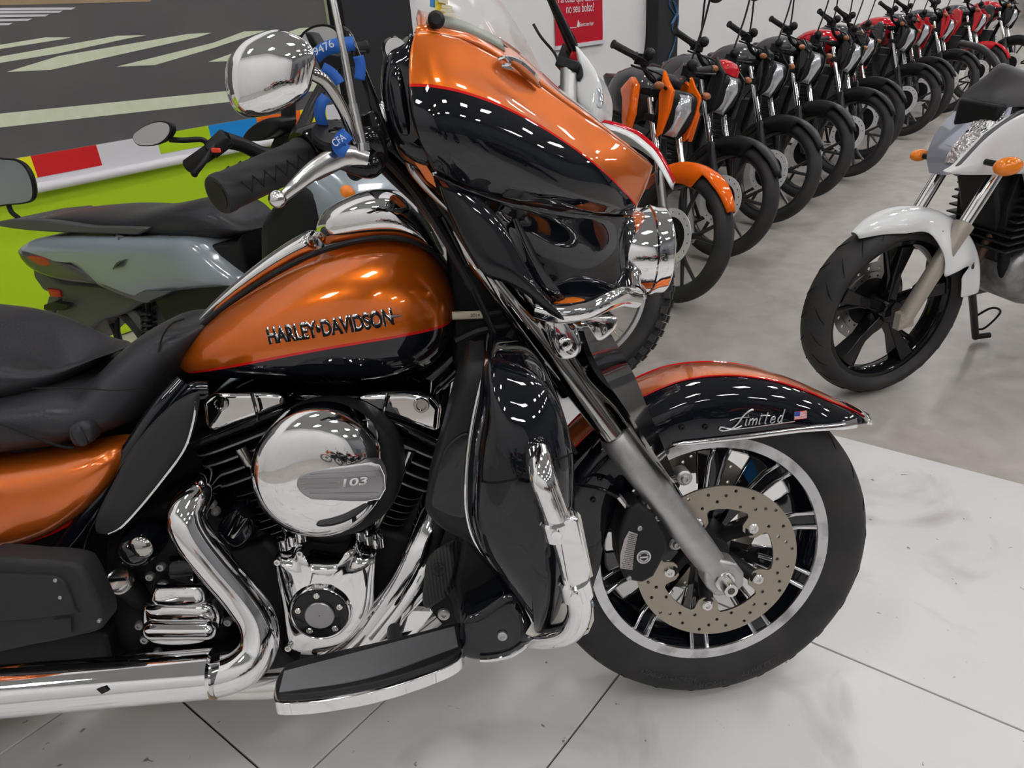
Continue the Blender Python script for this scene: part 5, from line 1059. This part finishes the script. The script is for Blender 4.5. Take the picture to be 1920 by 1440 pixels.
for s in (1, -1):
    A = c0 + Vector((.0, s * .092, 0)); up_ = (wf.ls(1803, 428, .092) - c0); up_.y = 0; rr_v = up_.normalized()
    b = MB(); b.lathe(A - rr_v * .03, rr_v, [(0, .016), (.02, .025), (.28, .026), (up_.length + .01, .027), (up_.length + .03, .030), (up_.length + .045, .030), (up_.length + .05, .02)], 24); b.lathe(A + rr_v * up_.length, rr_v, [(0, .0195), (.35, .0195)], 24, mi=1)
    b.prism([A + Vector((x, -.012, z)) for x, z in ((-.03, -.03), (.03, -.035), (.03, .02), (-.02, .03))], Y * .024); b.cyl(A + Y * .0, A + Y * s * .022, .014); b.build('fork_leg', [beige, chrome], wb, S=S, auto=35)
# fender
b = MB(); rows = []
for i in range(25):
    a = radians(lerp(58, 176, i / 24)); t = i / 24; ro = .295 + .030 + .018 * t; hw = .072 * min(1, .12 + i / 6) ** .8
    lw_ = max(0, 1 - abs(t - .56) / .26); skirt = (.012 + .03 * t) + (.125 * max(0, 1 - abs(t - .56) / .22)) + (.03 * (t > .8)); row = []
    for j in range(13):
        u = -1 + j / 6; au = abs(u)
        if au < .6: ph = au / .6 * pi / 2; y = hw * sin(ph); r = ro - .035 * (1 - cos(ph)) * min(1, .2 + i / 6)
        else: y = lerp(hw, max(hw, .124), min(1, lw_ * 1.6) * min(1, (au - .6) / .25)); r = ro - .035 * min(1, .2 + i / 6) - skirt * (au - .6) / .4
        row.append(c0 + Vector((r * cos(a), math.copysign(y, u), r * sin(a))))
    rows.append(row)
b.grid(rows); wfen = b.build('front_fender', whiteb, wb, S=S, solid=.003, sub=1, auto=0); bolt(wfen, wf.ls(1764, 437, .085), .009, sblk, name='fender_bolt', ax=Y)
# headlight, cowl and side panels (carried by the bars)
def wgrid(rows_, nx=4):
    r = [crom([wf.ls(*p) for p in row], nx) for row in rows_]; return [list(x) for x in zip(*[crom(c, nx) for c in zip(*r)])]
LG = wgrid([[(1792, 206, -.08), (1825, 201, -.03), (1860, 200, .03), (1898, 201, .09)], [(1757, 245, -.10), (1795, 240, -.035), (1842, 238, .05), (1886, 233, .10)], [(1738, 290, -.10), (1764, 285, -.04), (1802, 282, .04), (1845, 280, .10)], [(1742, 324, -.07), (1758, 327, -.03), (1776, 328, .02), (1797, 322, .07)]])
b = MB(); b.grid(LG); hl_ = b.build('headlight', mat('headlight_glass', (.42, .44, .52), .04, metal=.3, coat=1), wb, S=S, auto=0)
ed_ = LG[0] + [r[-1] for r in LG[1:]] + LG[-1][::-1][1:] + [r[0] for r in LG[::-1][1:-1]]; cn_ = sum(ed_, Vector()) / len(ed_) + Vector((-.10, 0, 0))
b = MB(); b.grid([ed_, [p + Vector((-.05, 0, 0)) for p in ed_], [cn_ + (p + Vector((-.05, 0, 0)) - cn_) * .5 + Vector((-.04, 0, 0)) for p in ed_]], True); b.build('headlight_shell', sblk, hl_)
nn = len(LG); b = MB(); b.grid([[LG[i_][j_] + Vector((.003, 0, 0)) for j_ in range(int(len(LG[0]) * (.42 if i_ < nn * .6 else .30)) + (abs(i_ - nn // 2) // 3), len(LG[0]) - 1)][-6:] for i_ in range(1, nn - 2)]); b.build('reflector', mat('reflector', (.85, .85, .85), .15, 1, bump=('noise', 40, 1.0, .03)), hl_)
CG = wgrid([[(1790, 212, -.08), (1820, 214, -.02), (1855, 212, .05), (1905, 197, .11), (1965, 183, .12)], [(1798, 188, -.085), (1835, 176, -.02), (1875, 172, .05), (1930, 168, .10), (1980, 165, .12)], [(1812, 168, -.075), (1845, 145, -.03), (1873, 123, .02), (1900, 127, .06), (1955, 148, .10)], [(1830, 160, -.07), (1858, 140, -.04), (1880, 124, -.01), (1915, 130, .02), (1960, 146, .05)]])
CG = [[p + Vector((.012, 0, -.045)) for p in CG[4]]] + [[p + Vector((.012, 0, -.02)) for p in CG[4]]] + CG[4:]
b = MB(); b.grid(CG); b.build('instrument_cowl', mat('matte_grey_cowl', (.06, .06, .065), .45), wb, S=S, auto=0)
b = MB(); b.dome(wf.LS([(1780, 325), (1800, 308), (1850, 256), (1910, 215), (1990, 190), (2050, 200), (2050, 300), (1960, 322), (1850, 328)], .115), Y * .012, back=NY * .02, flat=.45, n=5, smooth=4); b.build('side_fairing', whiteb, wb, S=S, auto=60)
b = MB(); b.prism(wf.LS([(1778, 323), (1790, 330), (1850, 275), (1925, 222), (1990, 196), (1975, 185), (1905, 208), (1845, 250)], .105), Y * .012); b.build('fairing_strip', plastg, wb, S=S, bevel=.004)
for nm, P, y, r in (('near', (1890, 312), .20, .028), ('far', (1724, 291), -.14, .020)):
    q = wf.ls(*P, y); b = MB(); b.sphere(q, r, (1.7, 1.0, .95)); b.tube([q, q - Vector((.0, math.copysign(.09, y), 0))], .009, smooth=False, mi=1); b.build('turn_signal', [mat('amber_signal', (.75, .20, .01), .12, coat=1), plastb], wb, S=S)
# tank, seat, engine
def wl(st, m, nm, e=.75):
    rows = [ringsec(Vector((x, 0, zt)), Vector((x, 0, zb_)), hw, e, 20) for x, zt, zb_, hw in st]; q = MB(); q.grid(rows, True, 0, True); return q.build(nm, m, wb, sub=1, auto=0)
wl([(-.38, .92, .78, .06), (-.46, .99, .70, .13), (-.58, 1.01, .68, .16), (-.74, .96, .70, .15), (-.88, .85, .72, .10)], whiteb, 'fuel_tank')
wl([(-.84, .82, .74, .08), (-.95, .80, .72, .12), (-1.2, .84, .76, .12), (-1.45, .92, .82, .10), (-1.6, .95, .88, .05)], leather, 'seat')
for s in (-1, 1):
    b = MB(); b.dome([Vector((x, s * .14, z)) for x, z in ((-.38, .90), (-.30, .82), (-.32, .72), (-.42, .63), (-.52, .68), (-.58, .82))], Y * s * .035, back=Y * -s * .03, flat=.4, n=4, smooth=3); b.build('tank_shroud', mat('silver_shroud', (.42, .45, .47), .25, .4, .8), wb, auto=50)
b = MB(); b.prism([Vector((x, -.09, z)) for x, z in ((-.38, .45), (-.34, .60), (-.36, .78), (-.80, .78), (-.86, .5), (-.8, .35), (-.6, .32))], Y * .18)
for k in range(11): b.box((-.45 - .004 * k, 0, .46 + .024 * k), (.22, .25, .007))
b.tube([Vector((-.28, 0, .86)), Vector((-.40, .06, .55)), Vector((-.46, .09, .33)), Vector((-.8, .12, .28))], .018); b.tube([Vector((-.28, 0, .86)), Vector((-.40, -.06, .55)), Vector((-.46, -.09, .33)), Vector((-.8, -.12, .28))], .018); b.build('engine', eblk, wb, bevel=.004)
b = MB(); b.dome([Vector((x, .10, z)) for x, z in ((-.46, .44), (-.42, .34), (-.48, .26), (-.62, .22), (-.80, .26), (-.84, .38), (-.74, .48))], Y * .04, back=NY * .18, flat=.5, n=4, smooth=3); b.build('engine_case', mat('cast_case', (.33, .33, .33), .4, .8, noise=(30, (.2, .19, .18), .4, .7)), wb, auto=50)
b = MB(); b.prism([Vector((x, .13, z)) for x, z in ((-.50, .50), (-.46, .40), (-.55, .30), (-.95, .42), (-1.0, .62), (-.80, .60))], Y * .02); b.build('frame_cover', plastg, wb, bevel=.004)
b = MB(); b.tube([Vector((-.44, .04, .56)), Vector((-.37, .04, .48)), Vector((-.38, .0, .30)), Vector((-.6, -.10, .20)), Vector((-1.0, -.14, .22)), Vector((-1.5, -.17, .40))], [.015, .015, .015, .02, .04, .045]); b.build('exhaust', mat('rusty_header', (.12, .07, .045), .5, .7), wb)
b = MB(); b.tube([Vector((-.66, .14, .29)), Vector((-.60, .20, .27)), Vector((-.54, .22, .25))], .008); b.tube([Vector((-.56, .19, .25)), Vector((-.56, .25, .245))], .012, smooth=False, mi=1); b.tube([Vector((-.74, .14, .30)), Vector((-.76, .22, .31))], .010, smooth=False); b.tube([Vector((-.76, .20, .31)), Vector((-.77, .31, .31))], .017, smooth=False, mi=1); b.build('foot_peg', [polal, rub], wb)
b = MB(); b.prism([Vector((x, -.07, z)) for x, z in ((-.20, .82), (-.20, .92), (-.50, .90), (-.66, .60), (-.52, .36), (-.40, .40), (-.33, .58))], Y * .14); b.build('main_frame', plastb, wb, bevel=.01)
sA = wf.l(1818, 492, .09); Gd = wf.M.transposed() @ (gpx(1828, 636) - wf.o); Gd = Gd + wf.M.transposed() @ Vector((0, 0, .01)); b = MB(); b.tube([sA, Gd], .013, smooth=False); b.tube([Gd, Gd + Vector((-.05, .02, .005))], .011, smooth=False)
Lp = [Gd.lerp(sA, .30), Gd.lerp(sA, .40) + Vector((-.05, .03, .01)), Gd.lerp(sA, .36) + Vector((-.085, .04, 0)), Gd.lerp(sA, .15) + Vector((-.03, .02, 0)), Gd.lerp(sA, .12)]; b.tube(Lp, .004, seg=8); b.build('side_stand', plastb, wb)
wheel(wb, Matrix(), Vector((-1.36, 0, .30)), .30, .14, gblk2, 'rear_tyre', 'rear_rim', seg=48)
b = MB()
for s in (-1, 1): b.tube([Vector((-.85, s * .10, .34)), Vector((-1.36, s * .10, .30))], .02, smooth=False)
b.tube([Vector((-.95, 0, .35)), Vector((-1.0, 0, .68))], .03, smooth=False); b.tube([Vector((-.8, 0, .72)), Vector((-1.5, 0, .84))], .03, smooth=False); b.build('swingarm', plastb, wb)
b = MB(); T = c0 + rr_v * .70; hb_ = [T + Vector(p) for p in ((-.12, -.34, .14), (-.05, -.18, .13), (.0, 0, .06), (-.05, .18, .13), (-.12, .34, .14))]; b.tube(hb_, .011); b.box(T + Vector((0, 0, .02)), (.06, .22, .04)); b.box(T - rr_v * .16, (.06, .22, .04)); b.build('handlebar', plastb, wb, S=S)

# ---- dirt bike behind the fairing
df = Frame(gpx(1064, 706), 172, 5, 58, zc=.345); S = df.S; c0 = Vector((0, 0, .345))
dbk = empty('dirt_motorcycle', df.W, 'white and red dirt bike with a knobbly front tyre behind the big fairing', 'motorcycle')
wheel(dbk, S, c0, .342, .09, mat('silver_rim', (.5, .5, .5), .25, .9), 'front_tyre', 'front_rim', spokes=32, knob=True, rimw=.030, seg=64)
disc(dbk, S, c0, .12, y=.06)
A = df.ls(1065, 210, -.09); B1 = df.ls(1055, 130, -.09); du = (B1 - A).normalized()
forkd = (A - c0); forkd.y = 0; forkd.normalize(); FLn = (df.ls(1048, 122, -.09) - Vector((0, -.09, .345))).length
for s in (-1, 1):
    a_ = Vector((0, s * .09, .345)); b = MB(); b.lathe(a_ - forkd * .02, forkd, [(0, .02), (.02, .026), (.22, .026), (.22, .022), (.34, .022), (.34, .0295), (FLn, .0295), (FLn, .026)], 22); b.build('fork_leg', mat('fork_silver', (.45, .45, .44), .35, .85), dbk, S=S)
T = c0 + forkd * (FLn - .01)
b = MB(); b.box(T, (.08, .24, .035)); b.box(T - forkd * .17, (.08, .24, .035)); b.build('triple_clamp', plastb, dbk, S=S, bevel=.006)
hb_ = [T + Vector(p) for p in ((-.22, -.38, .20), (-.16, -.22, .21), (-.03, -.05, .08), (-.03, .05, .07), (-.16, .20, .13), (-.24, .36, .12))]
b = MB(); b.tube(hb_, .012); b.tube([hb_[1].lerp(hb_[2], .2), hb_[4].lerp(hb_[3], .2)], .008, smooth=False); b.build('handlebar', plastb, dbk, S=S)
b = MB(); b.box(T + Vector((-.01, 0, .05)), (.05, .10, .035)); b.build('bar_pad', redb, dbk, S=S, bevel=.012)
for s in (0, -1):
    e = hb_[s]; d = (hb_[1 if s == 0 else -2] - e).normalized(); b = MB(); b.lathe(e, d, [(0, .02), (.006, .02), (.01, .016), (.12, .016)], 16); b.box(e + d * .15, (.05, .05, .05)); b.tube([e + d * .15, e + d * .12 + Vector((.06, 0, 0)), e + Vector((.06, 0, 0))], .006); b.build('grip', rub, dbk, S=S)
b = MB()
for k, (P) in enumerate([[(1000, 45, -.12), (1015, 70, -.1), (1040, 100, -.06), (1050, 125, -.05)], [(1040, 30, -.1), (1070, 60, -.05), (1082, 90, -.02), (1078, 120, 0)], [(1045, 22, -.1), (1062, 45, -.02), (1078, 78, .02)]]): b.tube(df.LS(P), .005, seg=6)
b.build('cables', plastb, dbk, S=S)
b = MB(); P = [(1078, 86), (1092, 98), (1112, 125), (1124, 150), (1130, 172), (1128, 205), (1116, 228), (1098, 216), (1072, 175), (1066, 150), (1080, 160), (1086, 132)]
b.dome(df.LS(P, -.06), Vector((.01, -.02, 0)), back=Y * .13, flat=.5, n=4, smooth=2); hs = b.build('headlight_shroud', whiteb, dbk, S=S, auto=45)
b = MB(); b.dome(df.LS([(1112, 162), (1124, 165), (1129, 180), (1126, 202), (1112, 195)], -.075), Vector((.01, -.006, 0)), back=Y * .02); b.build('headlight', clearl, hs)
b = MB(); b.dome(df.LS([(1070, 118), (1086, 116), (1092, 140), (1078, 150)], -.09), Vector((0, -.004, 0)), back=Y * .01); b.build('shroud_slot', plastb, hs)
# front fender: long beak
fm = [(1090, 222), (1115, 231), (1150, 238), (1187, 252), (1212, 270), (1231, 289), (1248, 318), (1262, 347)]
cl_ = df.LS(fm, 0); b = MB(); rows = []
for i, p in enumerate(crom(cl_, 3)):
    t = i / (3 * (len(fm) - 1)); hw = .075 * (1 - t ** 3 * .85); rows.append([p + Vector((0, hw * u, -.035 * abs(u) ** 2 * (1 - .6 * t) + (.012 if abs(u) < .2 else 0))) for u in [-1 + j / 4 for j in range(9)]])
b.grid(rows); b.build('front_fender', [whiteb, redb], dbk, S=S, solid=.003, auto=60)
b = MB(); b.grid([[r_[j] + Vector((0, 0, .004)) for j in range(3, 6)] for r_ in rows]); b.build('fender_stripe', redb, dbk, S=S, solid=.002, auto=60)
def dl(st, m, nm, e=.75):
    rows = [ringsec(Vector((x, 0, zt)), Vector((x, 0, zb_)), hw, e, 20) for x, zt, zb_, hw in st]; q = MB(); q.grid(rows, True, 0, True); return q.build(nm, m, dbk, sub=1, auto=0)
dl([(-.45, .95, .75, .08), (-.6, 1.0, .72, .12), (-.8, .95, .75, .10), (-.95, .92, .85, .07)], redb, 'fuel_tank'); dl([(-.85, .96, .88, .07), (-1.1, .93, .86, .09), (-1.4, .96, .88, .08), (-1.6, .97, .92, .05)], leather, 'seat')
dl([(-1.45, .92, .86, .07), (-1.7, .94, .90, .08), (-1.95, .98, .96, .04)], whiteb, 'rear_fender')
b = MB(); b.prism([Vector((x, -.10, z)) for x, z in ((-.42, .40), (-.42, .55), (-.55, .78), (-.9, .80), (-.98, .5), (-.85, .34), (-.6, .30))], Y * .20); b.tube([Vector((-.28, 0, .98)), Vector((-.42, 0, .6)), Vector((-.5, 0, .32))], .02); b.tube([Vector((-.28, 0, .98)), Vector((-.8, 0, .86)), Vector((-1.5, 0, .88))], .022); b.build('engine', eblk, dbk, bevel=.01)
wheel(dbk, Matrix(), Vector((-1.42, 0, .33)), .33, .11, MC['silver_rim'], 'rear_tyre', 'rear_rim', spokes=32, knob=True, rimw=.014, seg=48)
b = MB()
for s in (-1, 1): b.tube([Vector((-.9, s * .09, .40)), Vector((-1.42, s * .09, .33))], .02, smooth=False)
b.tube([Vector((-1.0, 0, .42)), Vector((-1.05, 0, .85))], .03, smooth=False); b.build('swingarm', polal, dbk)
b = MB(); ft = Vector((-.75, .25, 0)); Lst = df.M.transposed() @ Vector((0, 0, 1)); ft = ft - Vector((0, 0, 1)) * (ft.dot(Lst) / Lst.z) + Vector((0, 0, .012)); b.tube([Vector((-.72, .10, .36)), ft], .011, smooth=False); b.build('side_stand', plastb, dbk)

# ---- grey scooter
sf = Frame((-.60, .76), 117, 3, 0, zc=.25)
sco = empty('scooter', sf.W, 'blue-grey scooter with a black seat standing against the green wall', 'scooter')
slate = mat('slate_bodywork', (.22, .265, .295), .25, .1, .6); slated = mat('dark_slate_bodywork', (.075, .08, .09), .35)
def sl(st, m, nm, e=.75, yt=-.03, yb=-.12):
    T = crom([sf.l(s_[0], s_[1], yt) for s_ in st], 3); Bq = crom([sf.l(s_[2], s_[3], yb) for s_ in st], 3); H_ = crom([(s_[4], 0, 0) for s_ in st], 3)
    b = MB(); b.grid([ringsec(t, q, h.x, e, 24) for t, q, h in zip(T, Bq, H_)], True, 0, True); return b.build(nm, m, sco, sub=1, auto=0)
sl([(90, 404, 90, 414, .06), (120, 397, 120, 424, .11), (200, 390, 200, 436, .13), (270, 392, 275, 446, .135), (330, 382, 335, 452, .135), (385, 372, 385, 456, .13), (430, 386, 430, 453, .10), (456, 420, 456, 438, .04)], leather, 'seat', .7)
BD = [(36, 474), (50, 456), (85, 445), (200, 444), (300, 446), (362, 452), (400, 486), (456, 530), (440, 536), (380, 540), (322, 547), (286, 562), (270, 566), (190, 534), (150, 500), (100, 476)]
b = MB(); b.dome(sf.L(BD, -.15), NY * .035, back=Y * .30, flat=.5, n=5, smooth=3); bod = b.build('side_body', slate, sco, auto=35)
b = MB(); b.dome(sf.L([(186, 520), (250, 535), (300, 545), (330, 544), (286, 563), (270, 567), (190, 536)], -.175), NY * .006, back=Y * .05, flat=.8, n=2, smooth=2); b.build('lower_body', slated, sco)
b = MB(); b.tube(sf.L([(212, 504, -.190), (222, 494, -.192), (238, 486, -.192)]), [.002, .005, .001], seg=6); b.tube(sf.L([(216, 502, -.190), (226, 498, -.192), (232, 490, -.192)]), [.001, .003, .001], seg=6); b.build('wing_emblem', mat('dark_emblem', (.06, .07, .08), .3, .5), bod)
b = MB(); b.dome(sf.L([(36, 472), (60, 470), (105, 475), (150, 498), (190, 522), (186, 532), (120, 524), (75, 510), (50, 494)], -.165), NY * .02, back=Y * .25, flat=.5, n=4, smooth=2); tl_ = b.build('tail_light', mat('smoked_glass', (.05, .05, .045), .05, coat=1), sco, auto=60)
b = MB(); b.dome(sf.L([(52, 480), (82, 483), (94, 496), (78, 498), (62, 491)], -.186), NY * .001, back=Y * .01); b.build('red_reflector', mat('dim_red_lens', (.25, .015, .015), .2, coat=1), tl_)
b = MB(); b.prism(sf.L([(-6, 416), (48, 411), (110, 417), (180, 425), (276, 427), (262, 438), (250, 441), (190, 438), (110, 436), (50, 432), (0, 425)], -.15), Y * .03, smooth=2); b.prism(sf.L([(-6, 416), (48, 411), (60, 430), (0, 425)], -.12), Y * .24); b.cyl(sf.l(228, 448, -.16), sf.l(228, 448, -.14), .010); b.tube(sf.L([(228, 448, -.14), (225, 438, -.13)]), .012, smooth=False); b.build('grab_rail', plastg, sco, bevel=.006)
b = MB(); b.prism(sf.L([(60, 500), (112, 528), (190, 535), (280, 560), (230, 590), (190, 600), (150, 640), (130, 660), (90, 650), (100, 590), (115, 560), (80, 545), (62, 520)], -.09), Y * .18, smooth=0); b.build('plate_holder', plastg, sco, bevel=.01)
b = MB(); b.prism(sf.L([(82, 572), (100, 566), (128, 572), (120, 582), (100, 582), (82, 580)], -.12), Y * .02); b.build('reflector_arm', plastb, sco); b = MB(); b.dome(sf.L([(89, 541), (112, 544), (116, 557), (95, 557)], -.095), NY * .006, back=Y * .01, smooth=0); b.build('rear_reflector', MC['red_lens'], sco)
b = MB(); b.dome(sf.L([(455, 440), (445, 455), (380, 460), (400, 486), (456, 530), (470, 520), (462, 480)], -.11), NY * .01, back=Y * .22, flat=.7, n=3, smooth=2); b.prism(sf.L([(290, 562), (330, 545), (460, 532), (620, 560), (640, 640), (500, 660), (330, 640)], -.13), Y * .26); b.build('under_body', plastb, sco, bevel=.01)
b = MB(); c = sf.l(205, 668, -.05); c.y = 0; c.z = .25; wheel(sco, Matrix(), c, .25, .12, plastb, 'rear_tyre', 'rear_rim', seg=48)
b.prism([c + Vector((.30 * cos(a), -.07, .30 * sin(a))) for a in [radians(q) for q in range(20, 161, 14)]] + [c + Vector((.262 * cos(a), -.07, .262 * sin(a))) for a in [radians(q) for q in range(160, 19, -14)]], Y * .14); b.build('hugger', plastg, sco, bevel=.006)
b = MB(); s0, s1 = sf.l(277, 560, -.13), sf.l(282, 640, -.13); b.cyl(s0, s1, .009)
hx = []
for k in range(60): t = k / 59; a = 2 * pi * 6 * t; hx.append(s0.lerp(s1, .2 + .8 * t) + Vector((.022 * cos(a), .022 * sin(a), 0)))
b.tube(hx, .0045, seg=6, n=1); b.build('rear_shock', plastb, sco)
# front of the scooter
cF = Vector((0, 0, .25)); wheel(sco, Matrix(), cF, .25, .10, plastb, 'front_tyre', 'front_rim', seg=40)
b = MB(); b.prism([Vector((x, -.19, z)) for x, z in ((-.42, .36), (-.33, .80), (-.20, .92), (-.12, .90), (-.10, .60), (-.22, .45), (-.30, .32))], Y * .38); b.build('leg_shield', plastb, sco, bevel=.05, bseg=4)
b = MB(); b.prism([Vector((x, -.16, z)) for x, z in ((-.95, .32), (-.38, .30), (-.36, .38), (-.95, .40))], Y * .32); b.build('floorboard', plastb, sco, bevel=.02)
b = MB(); b.dome([Vector((x, -.12, z)) for x, z in ((-.25, .98), (-.05, .88), (.04, .72), (-.08, .62), (-.18, .70))], NY * .06, back=Y * .24, flat=.5, n=4); b.build('front_cowl', slate, sco, auto=50)
b = MB(); b.prism([cF + Vector((.30 * cos(a), -.06, .30 * sin(a))) for a in [radians(q) for q in range(15, 150, 12)]] + [cF + Vector((.262 * cos(a), -.06, .262 * sin(a))) for a in [radians(q) for q in range(147, 14, -12)]], Y * .12); b.build('front_fender', slate, sco, bevel=.006)
b = MB(); b.sphere(sf.l(651, 366, -.14), .02, (1, 1, 1.2)); b.build('side_marker', MC['amber_signal'], sco)
for s in (-1, 1):
    b = MB(); b.tube([Vector((0, s * .07, .25)), Vector((-.08, s * .07, .50))], .02, smooth=False); b.build('fork_leg', plastb, sco)
# bars: right grip points at the photographer
bar = sf.L([(352, 313, -.36), (395, 283, -.34), (420, 262, -.32), (455, 272, -.26), (500, 290, -.18), (545, 280, -.08), (585, 200, .12), (640, 95, .30), (690, 88, .36)])
b = MB(); b.tube(bar[2:8], [.018, .016, .018, .018, .016, .014], seg=14); b.build('handlebar', plastb, sco)
b = MB(); b.lathe(bar[0], bar[1] - bar[0], [(0, .014), (.003, .0165), ((bar[1] - bar[0]).length, .0165)], 20); b.build('grip', rub, sco)
b = MB(); b.lathe(bar[8], bar[7] - bar[8], [(0, .006), (0, .017), (.006, .019), (.010, .016), (.14, .016)], 20); b.build('grip', rub, sco)
b = MB(); d = (bar[2] - bar[1]).normalized(); b.lathe(bar[1], d, [(0, .019), (.045, .021), (.05, .018)], 20); sw_ = b.build('switch_cluster', plastb, sco)
b = MB(); b.box(sf.l(405, 282, -.362), (.024, .006, .010)); b.build('start_button', mat('red_button', (.7, .05, .02), .4), sw_, bevel=.002)
b = MB(); b.tube(sf.L([(402, 272, -.345), (385, 300, -.38), (368, 322, -.40), (364, 326, -.40)]), [.005, .006, .006, .008]); b.build('brake_lever', plastb, sco)
b = MB(); b.dome(sf.L([(252, 256), (262, 244), (282, 232), (300, 227), (318, 229), (325, 238), (323, 252), (310, 266), (290, 273), (262, 272)], -.40), Vector((.01, .02, 0)), back=Vector((-.001, -.004, 0)), n=4, smooth=3); mm = b.build('mirror', plastb, sco)
b = MB(); b.prism([p + Vector((-.0015, -.0055, 0)) for p in sf.L([(254, 256), (263, 245), (282, 234), (300, 229), (316, 231), (322, 239), (320, 251), (308, 264), (290, 271), (263, 270)], -.40)], Vector((0, .001, 0)), smooth=3); b.build('mirror_glass', mat('mirror_glass', (.55, .56, .57), .35, .3), mm)
b = MB(); b.tube(sf.L([(318, 262, -.395), (345, 263, -.38), (378, 262, -.35), (392, 272, -.34)]), .006); b.build('mirror_stem', plastb, mm)
b = MB(); b.dome(sf.L([(560, 85), (568, 62), (590, 48), (615, 46), (636, 56), (638, 78), (625, 95), (600, 105), (575, 103)], .33), Vector((.0, .02, 0)), back=Vector((0, -.004, 0)), n=4); mm = b.build('mirror', plastb, sco)
b = MB(); b.prism([p + Vector((0, -.006, 0)) for p in sf.L([(566, 84), (572, 66), (590, 53), (614, 50), (632, 60), (630, 76), (600, 98), (578, 98)], .33)], Vector((0, .001, 0)), smooth=3); b.build('mirror_glass', MC['mirror_glass'], mm)
b = MB(); b.tube(sf.L([(622, 80, .33), (650, 110, .32), (640, 150, .28)]), .007); b.build('mirror_stem', plastb, mm)
b = MB(); b.dome(sf.L([(458, 262), (462, 248), (480, 232), (505, 221), (526, 222), (530, 235), (515, 252), (490, 264)], -.10), NY * .01, back=Y * .05, flat=.6); b.build('instrument_pod', plastb, sco)
b = MB(); b.prism(sf.L([(525, 130), (546, 130), (546, 262), (520, 275), (500, 290), (515, 255), (526, 240)], -.05), Y * .02); b.build('screen_stay', plastb, sco, bevel=.003)
b = MB(); b.prism(sf.L([(570, 60), (582, 62), (605, 100), (632, 105), (670, 95), (668, 125), (600, 130)], .2), Y * .04); b.build('bar_bracket', plastb, sco, bevel=.003)
b = MB(); b.tube([Vector((-.12, 0, .90)), Vector((-.18, 0, 1.02))], .04); b.build('steering_column', plastb, sco)
Lst = sf.M.transposed() @ Vector((0, 0, 1)); ft = Vector((-.75, .24, 0)); ft = ft - Vector((0, 0, 1)) * (ft.dot(Lst) / Lst.z) + Vector((0, 0, .012)); b = MB(); b.tube([Vector((-.72, .14, .32)), ft], .011, smooth=False); b.build('side_stand', plastb, sco)

# ---- square mirror on a stem at the scooter's rear rack
MQ = [(-40, 298), (10, 296), (38, 300), (56, 318), (66, 345), (67, 370), (56, 380), (20, 384), (-40, 384)]
mo = sf.L(MQ, -.06)
b = MB(); b.dome(mo, Vector((0, .03, 0)), back=Vector((0, -.006, 0)), n=4, smooth=3); mm = b.build('rack_mirror', plastb, sco)
cc_ = sum(mo, Vector()) / len(mo)
b = MB(); b.prism([cc_ + (p - cc_) * .93 + Vector((0, -.008, 0)) for p in mo], Vector((0, .001, 0)), smooth=3); b.build('mirror_glass', mat('grey_mirror_glass', (.25, .28, .29), .3, .3), mm)
b = MB(); b.tube(sf.L([(16, 384, -.06), (22, 398, -.06), (34, 408, -.06), (46, 418, -.06)]), .008); b.build('mirror_stem', plastb, mm)

# ---- blue lanyards looped over the bars
blue = mat('lanyard_blue', (.01, .10, .42), .6)
def strap(label, pts, wdt, f, txt=None, ta=None):
    root = empty('key_lanyard', bike.matrix_world @ L(*pts[0]), label, 'lanyard'); iv = root.matrix_world.inverted() @ HB.to_4x4()
    c = crom([L(*p) for p in pts], 6); rows = []
    for i, p in enumerate(c):
        t = (c[min(i + 1, len(c) - 1)] - c[max(i - 1, 0)]).normalized(); sd = t.cross(Y).normalized(); rows.append([iv @ (p - sd * wdt), iv @ (p + sd * wdt)])
    b = MB(); b.grid(rows); o = b.build('strap', blue, root, solid=.0012, auto=0)
    if txt:
        i3 = iv.to_3x3(); place_text('strap_print', txt, iv @ L(*ta[0]), iv @ L(*ta[1]), i3 @ NY, ta[2], MC['ink_white'], o, lift=.0015)
    return root
strap('blue lanyard with white letters hanging over the brake lever clamp', [(652, 250, -.42), (640, 262, -.425), (636, 275, -.427), (650, 285, -.425)], .0075, None, 'CFA', [(629, 276, -.4285), (650, 261, -.4275), .0075])
strap('blue printed lanyard looped round the switch housing behind the mirror stem', [(612, 182, -.40), (602, 195, -.405), (600, 215, -.405), (606, 236, -.40)], .006, None)
strap('blue lanyard with white digits wrapped over the far handlebar', [(592, 106, -.34), (610, 92, -.345), (640, 84, -.345), (664, 82, -.34)], .0075, None, '9476', [(592, 105, -.349), (628, 87, -.349), .008])
strap('loose blue lanyard hanging down beside the antenna', [(604, 128, -.34), (618, 136, -.34), (630, 148, -.34), (636, 158, -.34)], .007, None)
strap('blue lanyard end hanging right of the antenna', [(672, 105, -.34), (676, 125, -.34), (674, 150, -.34)], .006, None)
